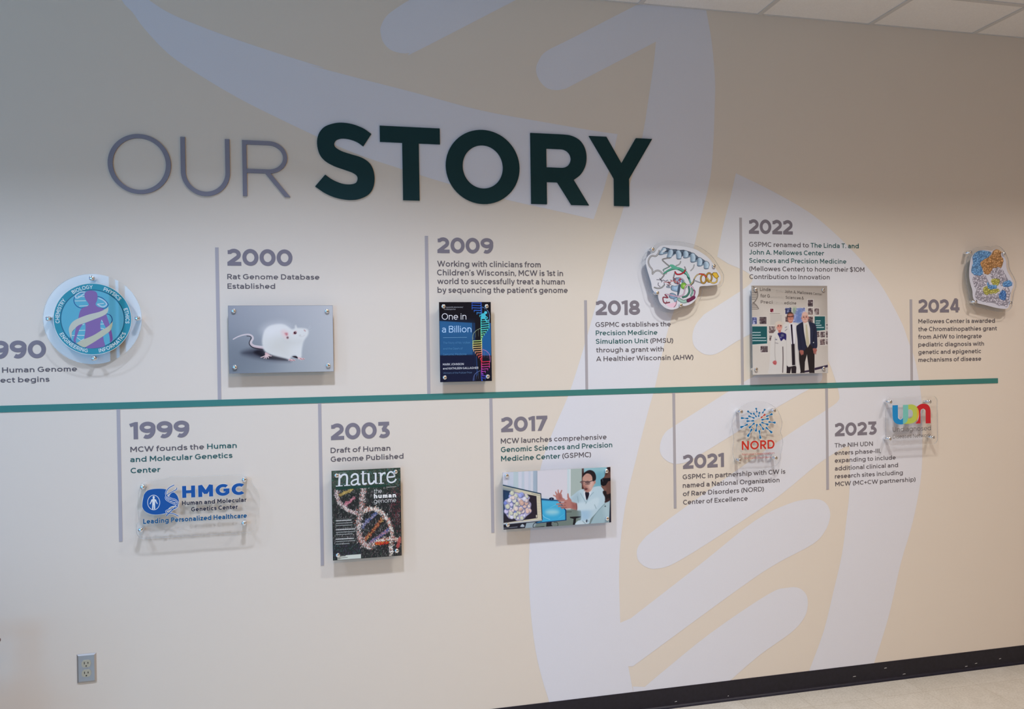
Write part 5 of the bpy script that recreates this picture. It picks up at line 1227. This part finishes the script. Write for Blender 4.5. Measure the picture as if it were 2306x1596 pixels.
    for i in range(16):
        x, y = 665+60*rg.random(), 790+110*rg.random(); cv.line([(x, y), (x+26*rg.normal(), y+22*rg.normal())], 9, [(140, 40, 48), (90, 34, 40), (120, 116, 120)][i % 3], 1.5, 0.9, False)
    for i in range(16):
        x, y = 770+120*rg.random(), 790+90*rg.random(); cv.line([(x, y), (x+30*rg.normal(), y+18*rg.normal())], 10, [(170, 44, 46), (196, 110, 80), (130, 36, 44)][i % 3], 1.5, 0.9, False)
    cv.line([(890, 770), (890, 830)], 11, (166, 30, 44), 1.5); cv.line([(860, 800), (915, 785)], 11, (150, 30, 44), 1.5)
    cv.oval(955, 905, 56, 62, (54, 84, 34), 2); cv.oval(953, 903, 50, 56, (112, 166, 64), 3); cv.oval(965, 905, 28, 22, (180, 200, 110), 12, 0.9)
    # lower strands
    for pts, wd, c in (([(1045, 925), (1055, 1010), (1010, 1085), (940, 1110)], 26, (60, 110, 92)), ([(1098, 950), (1112, 1010), (1085, 1080)], 24, (110, 150, 134)), ([(870, 1150), (950, 1188), (1040, 1165)], 50, (140, 168, 152))): tube(pts, wd, c)
    cv.line([(1035, 1170), (1085, 1145), (1135, 1112)], 62, (84, 30, 54), 2, 1, False); cv.line([(1040, 1166), (1088, 1140), (1135, 1108)], 44, (112, 44, 74), 3, 1, False)
    tube([(630, 1062), (720, 1068), (800, 1088), (900, 1092), (955, 1050), (972, 980), (990, 915), (1040, 888), (1110, 930), (1140, 985)], 15, (204, 168, 184)); tube([(1140, 985), (1155, 1010), (1140, 1090)], 15, (150, 76, 112))
    tube([(620, 1065), (668, 1118), (590, 1110), (584, 1160), (612, 1212), (700, 1202)], 12, (146, 56, 70)); cv.line([(650, 1180), (630, 1235)], 9, (120, 50, 62), 2)
    cv.poly([(640, 1235), (720, 1220), (825, 1195), (812, 1250), (790, 1280), (740, 1296), (680, 1278)], (228, 190, 200), 3); cv.line([(826, 1180), (812, 1250), (780, 1288)], 10, (130, 60, 76), 2)
    # gold coil
    tube([(1075, 885), (1125, 830), (1150, 770), (1190, 715), (1240, 692)], 13, (190, 164, 110)); tube([(1165, 815), (1230, 840), (1300, 860)], 10, (150, 150, 152)); tube([(1090, 890), (1130, 850), (1145, 790)], 8, (110, 110, 112))
    for cx, cy in ((1310, 780), (1410, 755)): tube([(cx+48*math.cos(t), cy+78*math.sin(t)) for t in [2*math.pi*i/14 for i in range(15)]], 22, (160, 120, 48))
    tube([(1330, 700), (1380, 770), (1430, 830), (1490, 855), (1545, 830), (1555, 770)], 17, (204, 168, 78)); tube([(1240, 692), (1300, 698), (1360, 745)], 14, (206, 62, 44))
    cv.poly([(1455, 690), (1490, 662), (1550, 665), (1590, 740), (1540, 780), (1500, 750)], (96, 66, 24), 2, 1, False); cv.poly([(1470, 690), (1500, 668), (1546, 672), (1580, 738), (1540, 770), (1505, 742)], (218, 176, 62), 4, 1, False)
    loop = offset_loop(catmull(wps('D2', white, OFF), True, 4), 0.019)
    cx = sum(p[0] for p in loop)/len(loop); cz = sum(p[1] for p in loop)/len(loop)
    root = empty('cutout_plaque', (cx, 0, cz), 'clear cutout plaque printed with a ribbon protein in many colours', 'plaque', PG)
    plate(root, loop); standoffs(root, 'D2', [(398, 245), (482, 1028), (905, 1250), (1500, 548)]); cv.build('printed_picture', root)
protein_panel()

def complex_panel():
    white = [(325, 300), (400, 232), (480, 196), (600, 188), (700, 205), (750, 172), (820, 176), (875, 220), (930, 300), (972, 400), (975, 500), (1000, 600), (1060, 700), (1110, 800), (1112, 870), (1080, 950), (1055, 1050), (1045, 1190), (1005, 1288), (920, 1305), (780, 1286), (600, 1240), (430, 1198), (380, 1160), (342, 1080), (330, 960), (300, 850), (277, 740), (270, 600), (288, 420)]
    cv = Canvas('F2', (262, 165), (1120, 165), (1120, 1312), (262, 1312), gain=1.10)
    cv.grad((206, 204, 208), (204, 202, 206), (206, 204, 208), (204, 202, 206)); cv.cut(white)
    B_ = [(60, 96, 142), (150, 196, 226), (84, 130, 178), (40, 66, 104)]; O_ = [(120, 80, 44), (224, 180, 126), (160, 108, 60), (84, 54, 28)]; Gr = [(104, 98, 108), (226, 222, 224), (140, 134, 142), (70, 64, 78)]; Y_ = [(110, 106, 40), (216, 212, 128), (150, 146, 66)]; B2_ = [(40, 76, 130), (140, 190, 224), (60, 104, 168)]
    rg = cv.rng
    def reg(o, c, n, cols, sz=52, wd=13):
        """a lumpy patch: rounded bumps with dark seams"""
        cv.poly(o, cols[0], 2.5); cv.poly(o, tuple(v*0.78 for v in c), 10); q = np.array(catmull(o, True, 4)); lo, hi = q.min(0), q.max(0); m_ = q.mean(0); k = 0
        while k < n*1.3:
            p = lo+(hi-lo)*rg.random(2); ins = False
            for i in range(len(q)):
                (ax, ay), (bx, by) = q[i], q[(i+1) % len(q)]
                if (ay > p[1]) != (by > p[1]) and p[0] < (bx-ax)*(p[1]-ay)/(by-ay+1e-9)+ax: ins = not ins
            if not ins: continue
            k += 1; p = m_+(p-m_)*0.97; rx, ry, t = sz*(0.22+0.24*rg.random()), sz*(0.16+0.2*rg.random()), rg.random()*3.14
            el = lambda f_, dx=0, dy=0: [(p[0]+dx+f_*(rx*math.cos(u)*math.cos(t)-ry*math.sin(u)*math.sin(t)), p[1]+dy+f_*(rx*math.cos(u)*math.sin(t)+ry*math.sin(u)*math.cos(t))) for u in [2*math.pi*i/14 for i in range(14)]]
            v = 0.88+0.22*rg.random()
            cv.poly(el(1.22, 3, 5), cols[0], 4, 0.8, False); cv.poly(el(1.0), tuple(min(238, x*v) for x in c), 4, 1, False); cv.poly(el(0.5, -3, -4), cols[1], 6, 0.65, False)
    reg([(345, 720), (420, 660), (540, 655), (610, 740), (650, 870), (560, 850), (470, 900), (400, 915), (350, 790)], (190, 184, 190), 60, Gr); reg([(665, 610), (720, 540), (840, 530), (930, 620), (985, 720), (1000, 770), (900, 860), (800, 770), (715, 745)], (196, 190, 194), 70, Gr)
    reg([(395, 1000), (450, 900), (540, 910), (600, 1010), (720, 1030), (850, 1000), (960, 870), (1040, 960), (1025, 1120), (985, 1245), (900, 1235), (700, 1185), (500, 1150), (400, 1095)], (194, 188, 192), 150, Gr, 60, 13)
    reg([(340, 320), (400, 240), (480, 205), (600, 215), (690, 245), (610, 335), (510, 395), (500, 480), (525, 640), (430, 662), (320, 615), (330, 500), (350, 450)], (112, 160, 200), 130, B_)
    reg([(690, 285), (735, 205), (800, 180), (868, 220), (875, 300), (915, 390), (880, 515), (800, 505), (715, 540), (650, 635), (570, 640), (535, 560), (490, 460), (530, 390), (610, 350)], (198, 148, 94), 150, O_); cv.oval(800, 225, 46, 40, (216, 170, 114), 12); cv.line([(770, 235), (800, 250), (832, 232), (820, 205)], 9, (120, 80, 44), 2)
    reg([(695, 770), (760, 735), (850, 755), (820, 850), (740, 855)], (194, 188, 96), 26, Y_, 40); reg([(545, 920), (600, 880), (690, 935), (760, 930), (830, 930), (815, 985), (690, 1010), (570, 1025)], (196, 190, 98), 34, Y_, 44)
    reg([(620, 800), (660, 850), (780, 860), (770, 915), (660, 925), (620, 870)], (120, 172, 212), 30, B2_, 36); reg([(910, 820), (1000, 770), (1055, 780), (1080, 850), (1000, 890), (920, 870)], (112, 166, 210), 34, B2_, 36); reg([(840, 1040), (910, 950), (970, 1020), (950, 1125), (860, 1110)], (84, 128, 186), 36, B2_, 36)
    loop = offset_loop(catmull(wps('F2', white, OFF), True, 4), 0.0185)
    cx = sum(p[0] for p in loop)/len(loop); cz = sum(p[1] for p in loop)/len(loop)
    root = empty('cutout_plaque', (cx, 0, cz), 'clear cutout plaque printed with a lumpy blue, orange and grey molecule', 'plaque', PG)
    plate(root, loop); standoffs(root, 'F2', [(304, 235), (940, 262), (402, 1165), (1066, 1192)]); cv.build('printed_picture', root)
complex_panel()

# ---- round seal
def flat_shape(root, name, loops, color, layer):
    mb = MB(); poly_mesh(mb, loops, -OFF-0.00012*layer); return mb.build(name, color if isinstance(color, bpy.types.Material) else ink(color), root)
def flat_strokes(root, name, crop, strokes, color, layer):
    """strokes: (points, width in crop pixels, smooth)"""
    p = wp(crop, (800, 700), OFF); q = wp(crop, (900, 700), OFF); k = (q[0]-p[0])/100
    for i, (pts, wd, sm) in enumerate(strokes):
        mb = MB()
        if sm: pts = catmull(pts, False, 5)
        wpts = wps(crop, pts, OFF); n = len(wpts)
        ws = [k*(wd[0]+(wd[1]-wd[0])*j/(n-1)) for j in range(n)] if isinstance(wd, tuple) else k*wd
        stroke_mesh(mb, wpts, ws, -OFF-0.00012*layer-0.00002*(i % 5))
        mb.build(name, color if isinstance(color, bpy.types.Material) else ink(color), root)
def seal():
    c = oval('A2', 195, 1313, 247, 1262, OFF); cx = sum(p[0] for p in c)/64; cz = sum(p[1] for p in c)/64
    R = (max(p[0] for p in c)-min(p[0] for p in c)+max(p[1] for p in c)-min(p[1] for p in c))/4
    circ = lambda r, n=96: [(cx+r*math.cos(2*math.pi*i/n), cz+r*math.sin(2*math.pi*i/n)) for i in range(n)]
    INK[:] = ink_gain(cx); root = empty('round_seal', (cx, 0, cz), 'round clear plaque with a teal seal of a purple figure and helix', 'plaque', PG)
    plate(root, circ(R*1.275)); standoffs(root, 'A2', [(738, 165), (112, 748), (1396, 742), (770, 1320)])
    WH = (222, 226, 230)
    flat_shape(root, 'seal_rim', [circ(R*1.012), circ(R*0.99)], ink(WH, gain=0.86, rough=0.1), 0.2)
    flat_shape(root, 'seal_ring', [circ(R), circ(R*0.815)], ink((36, 134, 156), gain=0.86, rough=0.1), 0.4)
    flat_shape(root, 'inner_rim', [circ(R*0.835), circ(R*0.808)], ink((20, 80, 108), gain=0.86, rough=0.1), 0.7)
    flat_shape(root, 'seal_field', [circ(R*0.812)], ink((92, 168, 196), gain=0.86, rough=0.1), 0.4)
    ang = lambda p: (lambda w_: math.degrees(math.atan2(w_[1]-cz, w_[0]-cx)))(wp('A2', p, OFF))
    for t_, p0, p1, top in (('CHEMISTRY', (243, 815), (350, 470), True), ('BIOLOGY', (462, 372), (758, 298), True), ('PHYSICS', (918, 320), (1165, 470), True), ('ETHICS', (1238, 598), (1278, 822), True), ('ENGINEERING', (286, 965), (688, 1215), False), ('INFORMATICS', (848, 1218), (1240, 960), False)):
        a0, a1 = ang(p0), ang(p1)
        if not top: a0 = a0 % 360; a1 = a1 % 360
        elif t_ == 'CHEMISTRY': a0 = a0 % 360
        sh, W, st_ = text_shapes(t_, 0.17); rr = R*0.905; capR = R*0.105
        def fn(px, pz):
            a = math.radians(a0+(a1-a0)*px/W); r = rr+(pz-0.5)*capR*(1 if top else -1)
            return cx+r*math.cos(a), cz+r*math.sin(a)
        mb = MB(); text_mesh(mb, t_, 0.17, fn, 1, -OFF-0.0001)
        mb.build('seal_lettering', ink(WH, gain=0.86, rough=0.1), root)
    flat_strokes(root, 'helix_outline', 'A2', [([(645, 372), (560, 392), (500, 440), (488, 500), (520, 560), (585, 596), (660, 582)], 12, True), ([(828, 428), (900, 455), (968, 520), (978, 560), (930, 600), (850, 590)], 12, True), ([(945, 675), (1010, 700), (1040, 760), (1020, 820)], 12, True), ([(490, 900), (450, 960), (440, 1040), (500, 1110)], 12, True)], ink((24, 66, 128), gain=0.86, rough=0.1), 0.8)
    flat_strokes(root, 'helix_band', 'A2', [([(650, 365), (580, 372), (510, 420), (540, 452), (640, 388)], 20, True), ([(840, 450), (920, 490), (958, 545), (900, 580), (830, 545)], 20, True), ([(880, 770), (905, 800)], 12, False)], ink((186, 204, 222), gain=0.86, rough=0.1), 0.9)
    flat_strokes(root, 'helix_rung', 'A2', [([(545, 430), (640, 432)], 10, False), ([(500, 495), (660, 492)], 10, False), ([(565, 568), (690, 562)], 10, False), ([(820, 540), (920, 530)], 10, False), ([(460, 992), (500, 992)], 10, False), ([(560, 918), (650, 915)], 10, False), ([(530, 990), (640, 990)], 10, False), ([(610, 835), (640, 832)], 10, False), ([(870, 828), (920, 826)], 10, False), ([(870, 885), (920, 895)], 10, False), ([(590, 1062), (640, 1035)], 8, False), ([(530, 1020), (590, 1062)], 8, False)], ink((214, 220, 222), gain=0.86, rough=0.1), 1.0)
    body = [(640, 420), (652, 372), (690, 350), (750, 345), (808, 366), (828, 420), (820, 490), (800, 540), (830, 575), (900, 602), (942, 640), (958, 700), (988, 790), (1022, 900), (1042, 1000), (1042, 1060), (1008, 1088), (1004, 1030), (985, 950), (932, 850), (902, 790), (890, 760), (872, 800), (870, 880), (900, 970), (922, 1080), (928, 1145), (800, 1172), (660, 1165), (636, 1050), (650, 950), (656, 860), (640, 800), (600, 850), (560, 920), (532, 1000), (515, 1060), (520, 1098), (480, 1062), (500, 980), (512, 900), (545, 780), (562, 690), (592, 612), (650, 582), (700, 555), (690, 520), (660, 478)]
    flat_shape(root, 'figure', [catmull(wps('A2', body, OFF), True, 4)], ink((132, 80, 152), gain=0.86, rough=0.1), 1.4)
    r1u = [(980, 575), (958, 602), (850, 652), (700, 690), (560, 742), (465, 800), (416, 890), (430, 985), (450, 1040)]; r1l = [(456, 985), (462, 940), (505, 888), (560, 842), (660, 806), (800, 752), (905, 710), (965, 668), (984, 615)]
    flat_shape(root, 'ribbon', [wps('A2', catmull(r1u, False, 5)+catmull(r1l, False, 5), OFF)], ink((200, 196, 180), gain=0.86, rough=0.1), 1.7)
    r2u = [(525, 1102), (600, 1060), (760, 992), (880, 920), (980, 860), (1045, 792)]; r2l = [(1040, 850), (1010, 922), (920, 992), (800, 1072), (700, 1132), (640, 1160), (580, 1140)]
    flat_shape(root, 'ribbon', [wps('A2', catmull(r2u, False, 5)+catmull(r2l, False, 5), OFF)], ink((196, 190, 162), gain=0.86, rough=0.1), 1.8)
seal()

# ---- plaque with blue initials
def hmgc():
    out = [(232, 300), (262, 205), (330, 165), (560, 135), (740, 92), (960, 98), (1300, 82), (1700, 68), (1900, 66), (1985, 110), (2030, 220), (2100, 330), (2130, 480), (2120, 640), (2075, 720), (2065, 860), (2010, 950), (1880, 975), (1400, 1000), (900, 1035), (500, 1060), (300, 1070), (215, 1030), (185, 940), (195, 850), (225, 760), (212, 600), (215, 440)]
    root = plaque('logo_plaque', 'clear plaque with blue initials, a helix and a figure in a circle', 'G2', out, [(285, 258), (1886, 140), (252, 930), (1880, 826)])
    BL, WH = (30, 84, 160), (214, 220, 230)
    blob = [(285, 500), (297, 430), (312, 370), (362, 312), (450, 286), (560, 280), (650, 290), (672, 320), (660, 380), (690, 420), (740, 345), (780, 340), (822, 375), (850, 430), (856, 500), (820, 540), (740, 560), (690, 600), (660, 660), (640, 668), (560, 684), (480, 688), (400, 674), (325, 634), (285, 570)]
    bl_ = catmull(wps('G2', blob, OFF), True, 4)
    flat_shape(root, 'emblem_halo', [offset_loop(bl_, 0.0016)], WH, 0.2); flat_shape(root, 'emblem', [bl_], BL, 0.5)
    ov = lambda rx, ry: [wp('G2', (462+rx*math.cos(t), 497+ry*math.sin(t)), OFF) for t in [2*math.pi*i/48 for i in range(48)]]
    flat_shape(root, 'emblem_circle', [ov(100, 120), ov(91, 111)], WH, 0.9)
    fig = [(462, 392), (478, 402), (478, 428), (470, 440), (500, 452), (508, 480), (525, 515), (515, 525), (495, 490), (486, 470), (484, 520), (486, 600), (468, 606), (464, 540), (460, 540), (456, 606), (436, 606), (440, 520), (440, 470), (428, 495), (408, 528), (398, 518), (416, 480), (424, 452), (452, 440), (446, 428), (446, 402)]
    flat_shape(root, 'emblem_figure', [wps('G2', fig, OFF)], WH, 0.9)
    sa = [(785, 222), (710, 262), (660, 325), (662, 385), (720, 428), (800, 455), (842, 505), (825, 545), (760, 610), (700, 665), (658, 710)]
    sb = [(825, 265), (818, 292), (760, 325), (690, 365), (655, 405), (662, 450), (730, 492), (790, 520), (838, 550), (800, 590), (720, 605), (660, 632), (680, 662), (770, 672), (850, 712)]
    flat_strokes(root, 'helix_halo', 'G2', [(sa, 26, True), (sb, 26, True)], WH, 1.2)
    flat_strokes(root, 'helix_rung', 'G2', [([(668, 430), (720, 432)], 7, False), ([(690, 450), (760, 445)], 7, False), ([(720, 475), (810, 465)], 7, False), ([(760, 500), (835, 490)], 7, False), ([(740, 570), (815, 560)], 7, False), ([(700, 612), (790, 590)], 7, False), ([(690, 640), (740, 625)], 7, False), ([(665, 330), (710, 320)], 7, False)], WH, 1.6)
    flat_strokes(root, 'helix_strand', 'G2', [(sa, (12, 15), True), (sb, 12, True)], BL, 1.8)
    for grow, c, y in ((0.05, WH, -OFF-0.00005), (0.0, None, -OFF-0.0002)):
        nm = 'lettering_halo' if grow else 'printed_lettering'
        for t_, l, r_, b, cp, w_, col in (('HMGC', 912, 1900, 425, 186, 0.25, BL), ('Human and Molecular', 908, 1922, 541, 68, 0.20, (50, 46, 60)), ('Genetics Center', 1052, 1785, 638, 68, 0.20, (50, 46, 60)), ('Leading Personalized Healthcare', 298, 1930, 834, 76, 0.20, (20, 86, 136))):
            lettering(root, 'G2', nm, [(t_, l, r_, b, cp, w_, c or col, 0.0, grow if t_ != 'HMGC' else grow*0.9)], y)
hmgc()

# ---- starburst plaque
def nord():
    out = [(1140, 172), (1050, 190), (950, 245), (880, 325), (846, 440), (855, 540), (870, 640), (856, 740), (862, 830), (890, 915), (960, 965), (1080, 985), (1220, 985), (1350, 960), (1412, 900), (1430, 800), (1455, 690), (1445, 600), (1430, 540), (1446, 440), (1420, 340), (1370, 260), (1270, 195)]
    root = plaque('logo_plaque', 'clear rounded plaque with a blue starburst and red lettering', 'J', out, [(955, 303), (1352, 290), (938, 883), (1370, 858)])
    bars = [((1140, 302), (1133, 268)), ((1212, 312), (1233, 280)), ((1072, 326), (1036, 300)), ((1262, 356), (1316, 333)), ((1130, 358), (1104, 326)), ((1162, 354), (1170, 316)), ((1196, 370), (1233, 340)), ((1206, 398), (1270, 387)), ((1102, 376), (1050, 357)), ((1027, 383), (962, 378)), ((1095, 411), (1030, 415)), ((1290, 425), (1352, 432)), ((1205, 432), (1266, 455)), ((1022, 458), (955, 486)), ((1104, 444), (1056, 489)), ((1140, 460), (1130, 526)), ((1180, 456), (1216, 508)), ((1256, 496), (1312, 546)), ((1076, 518), (1036, 588)), ((1170, 536), (1181, 612))]
    def drop(p0, p1, g):
        a, b = np.array(p0, float), np.array(p1, float); d = b-a; L = np.hypot(*d); d = d/L; n_ = np.array([-d[1], d[0]]); out = []
        r0, r1 = (11+g)*(0.8+L/220), (12.5+g)*(0.8+L/190); th = math.atan2(d[1], d[0])
        for k in range(13): t = th+math.pi/2+math.radians(20)+math.radians(140)*0+(math.pi-math.radians(40))*k/12; out.append(a+r0*np.array([math.cos(t), math.sin(t)]))
        out.append((a+b)/2-n_*(2.6+g)); 
        for k in range(13): t = th-math.pi/2+math.radians(20)+(math.pi-math.radians(40))*k/12; out.append(b+r1*np.array([math.cos(t), math.sin(t)]))
        out.append((a+b)/2+n_*(2.6+g)); return [tuple(p) for p in out]
    for i, (p0, p1) in enumerate(bars):
        flat_shape(root, 'starburst_halo', [wps('J', drop(p0, p1, 4), OFF)], (212, 214, 214), 0.2)
        flat_shape(root, 'starburst_drop', [wps('J', drop(p0, p1, 0), OFF)], (196, 66, 40) if i == 6 else (30, 108, 152), 0.6)
    lettering(root, 'J', 'lettering_halo', [('NORD', 960, 1352, 761, 106, 0.185, (214, 208, 204), 0.0, 0.07)], -OFF-0.00005)
    lettering(root, 'J', 'printed_lettering', [('NORD', 960, 1352, 761, 106, 0.185, (196, 54, 34)), ('National Organization', 963, 1350, 826, 25, 0.12, (186, 92, 86)), ('for Rare Disorders', 990, 1310, 872, 25, 0.12, (186, 92, 86))], -OFF-0.0002)
    flat_shape(root, 'registered_mark', [[wp('J', (1369+9*math.cos(t), 655+9*math.sin(t)), OFF) for t in [2*math.pi*i/20 for i in range(20)]], [wp('J', (1369+6.5*math.cos(t), 655+6.5*math.sin(t)), OFF) for t in [2*math.pi*i/20 for i in range(20)]]], (196, 120, 90), 1)
nord()

# ---- plaque with three coloured joined letters
def udn():
    p0 = wp('K', (918, 515), OFF); p1 = wp('K', (1606, 515), OFF); t0 = wp('K', (1250, 196), OFF)[1]; b0 = wp('K', (1250, 838), OFF)[1]
    loop = rect_loop(p0[0], p1[0], b0, t0, 0.026, 8)
    INK[:] = ink_gain(2.8); root = empty('logo_plaque', ((p0[0]+p1[0])/2, 0, (t0+b0)/2), 'clear square plaque with joined blue, yellow and red letters', 'plaque', PG)
    plate(root, loop); standoffs(root, 'K', [(980, 266), (1505, 263), (972, 757), (1548, 736)])
    W_ = lambda pts: wps('K', pts, OFF)
    U_ = [(1003, 310), (1075, 307), (1076, 440)]+catmull([(1076, 440), (1080, 480), (1110, 500), (1138, 480), (1143, 440)], False, 4)[1:]+[(1143, 304), (1213, 301), (1213, 470)]+catmull([(1213, 470), (1196, 525), (1150, 558), (1105, 564), (1050, 550), (1015, 510), (1004, 450)], False, 4)[1:]
    D_ = [(1143, 304), (1213, 301)]+catmull([(1213, 301), (1270, 299), (1320, 325), (1350, 375), (1352, 430), (1335, 490), (1295, 535), (1240, 553), (1175, 557)], False, 4)[1:]+[(1143, 559)]
    Dh = catmull([(1213, 366), (1242, 364), (1266, 382), (1275, 420), (1266, 460), (1242, 480), (1213, 483)], False, 4)
    N_ = [(1310, 553)]+catmull([(1310, 553), (1345, 500), (1356, 430), (1345, 370), (1325, 330)], False, 4)[1:]+catmull([(1325, 330), (1370, 298), (1420, 288), (1470, 300), (1500, 335), (1511, 385)], False, 4)[1:]+[(1512, 548), (1446, 550), (1444, 400)]+catmull([(1444, 400), (1438, 370), (1412, 355), (1384, 370), (1376, 400)], False, 4)[1:]+[(1376, 550)]
    D_o = [D_, Dh]
    WH = (216, 218, 218)
    for L in (U_, D_, N_): flat_shape(root, 'letter_halo', [offset_loop(W_(L), 0.0011)] if L is not D_ else [offset_loop(W_(L), 0.0011), W_(Dh)[::-1]], WH, 0.2)
    flat_shape(root, 'logo_letter', [W_(N_)], (198, 44, 48), 0.7); flat_shape(root, 'logo_letter', [W_(D_), W_(Dh)], (186, 198, 86), 1.0)
    flat_shape(root, 'logo_letter', [W_(U_)], (38, 136, 190), 1.3)
    ovl = [(1143, 440), (1143, 304), (1213, 301), (1213, 470)]+catmull([(1213, 470), (1196, 525), (1160, 552), (1143, 559)], False, 4)[1:]
    flat_shape(root, 'overlap', [W_(ovl)], (122, 192, 176), 1.6)
    ov2 = catmull([(1318, 335), (1345, 375), (1354, 430), (1340, 485), (1312, 525)], False, 4)+catmull([(1312, 525), (1326, 470), (1330, 420), (1326, 370)], False, 4)[1:]
    flat_shape(root, 'overlap', [W_(ov2)], (224, 172, 64), 1.6)
    lettering(root, 'K', 'printed_lettering', [('Undiagnosed', 1005, 1515, 664, 64, 0.115, (112, 108, 106)), ('Diseases Network', 1008, 1515, 754, 52, 0.12, (112, 108, 106))])
udn()

# ------------------------------------------------------------------ wooden armchair just left of the frame, one arm tip showing
def armchair():
    tip = wall_pt(0.8, 1442, 0.24)
    M['wood'] = noisy(mat('red_brown_wood', (0.115, 0.040, 0.028), 0.35), 14, 0.35, 4, 0.05, (1, 8, 8))
    M['cloth'] = noisy(mat('maroon_cloth', (0.10, 0.045, 0.045), 0.9), 220, 0.25, 3, 0.3)
    zA = tip[1]; xT = tip[0]; y0, y1 = -0.24, -0.80
    root = empty('armchair', (xT-0.30, (y0+y1)/2, 0), 'red-brown wooden armchair at the left edge, only one arm tip showing', 'chair')
    for y in (y0, y1):
        mb = MB(); prof = [(xT-0.50, 0.020), (xT-0.30, 0.024), (xT-0.08, 0.027), (xT-0.02, 0.024), (xT-0.004, 0.014), (xT, 0.004)]
        ring = []
        for x, r in prof:
            for i in range(12): a = 2*math.pi*i/12; ring.append((x, y+r*1.1*math.cos(a), zA-0.006*((x-xT)/0.5)**2+r*0.55*math.sin(a)))
        f = [(k*12+i, (k+1)*12+i, (k+1)*12+(i+1) % 12, k*12+(i+1) % 12) for k in range(len(prof)-1) for i in range(12)]
        mb.add(ring, f+[tuple(range(12)), tuple(range(len(ring)-12, len(ring)))[::-1]])
        mb.build('armrest', M['wood'], root, True)
        for xa, xb, top in ((xT-0.10, xT-0.06, zA-0.01), (xT-0.56, xT-0.50, 0.92)):
            mb = MB(); h = 0.018; b_ = 0.013
            v = [(xa+dx*b_, y+dy*b_, 0.0) for dx, dy in ((-1, -1), (1, -1), (1, 1), (-1, 1))]+[(xb+dx*h, y+dy*h, top) for dx, dy in ((-1, -1), (1, -1), (1, 1), (-1, 1))]
            if top > 0.8: v = [(xb-0.05+dx*b_, y+dy*b_, 0.0) for dx, dy in ((-1, -1), (1, -1), (1, 1), (-1, 1))]+[(xa-0.03+dx*h, y+dy*h, top) for dx, dy in ((-1, -1), (1, -1), (1, 1), (-1, 1))]
            mb.add(v, [(0, 3, 2, 1), (4, 5, 6, 7), (0, 1, 5, 4), (1, 2, 6, 5), (2, 3, 7, 6), (3, 0, 4, 7)])
            mb.build('leg', M['wood'], root)
    mb = MB(); mb.box(xT-0.55, xT-0.06, y1+0.02, y0-0.02, 0.36, 0.40); mb.build('seat_rail', M['wood'], root)
    lp = rect_loop(xT-0.54, xT-0.05, y1+0.025, y0-0.025, 0.05, 5); mb = MB(); n = len(lp)
    lay = [(1.0, 0.402), (1.0, 0.44), (0.97, 0.458), (0.85, 0.468)]; cx, cy = xT-0.295, (y0+y1)/2
    v = [(cx+(p[0]-cx)*k, cy+(p[1]-cy)*k, z) for k, z in lay for p in lp]
    mb.add(v, [(k*n+i, k*n+(i+1) % n, (k+1)*n+(i+1) % n, (k+1)*n+i) for k in range(3) for i in range(n)]+[tuple(range(n))[::-1], tuple(range(3*n, 4*n))])
    mb.build('seat', M['cloth'], root, True)
    mb = MB(); v = []
    for k in range(7):
        t = k/6; z = 0.52+0.40*t; x = xT-0.555-0.045*t
        for dx in (0.0, -0.035): v += [(x+dx, y1+0.03, z), (x+dx-0.02*math.sin(math.pi*0.5), (y0+y1)/2, z), (x+dx, y0-0.03, z)]
    f = []
    for k in range(6):
        for j in range(2):
            a = k*6+j; f += [(a, a+1, a+7, a+6), (a+3, a+9, a+10, a+4)]
        f += [(k*6, k*6+6, k*6+9, k*6+3), (k*6+2, k*6+5, k*6+11, k*6+8)]
    f += [(0, 3, 4, 1), (1, 4, 5, 2), (36, 37, 40, 39), (37, 38, 41, 40)]
    mb.add(v, f); mb.build('backrest', M['cloth'], root, True)
armchair()
for o in list(bpy.data.objects):
    if '_w' in o: del o['_w']
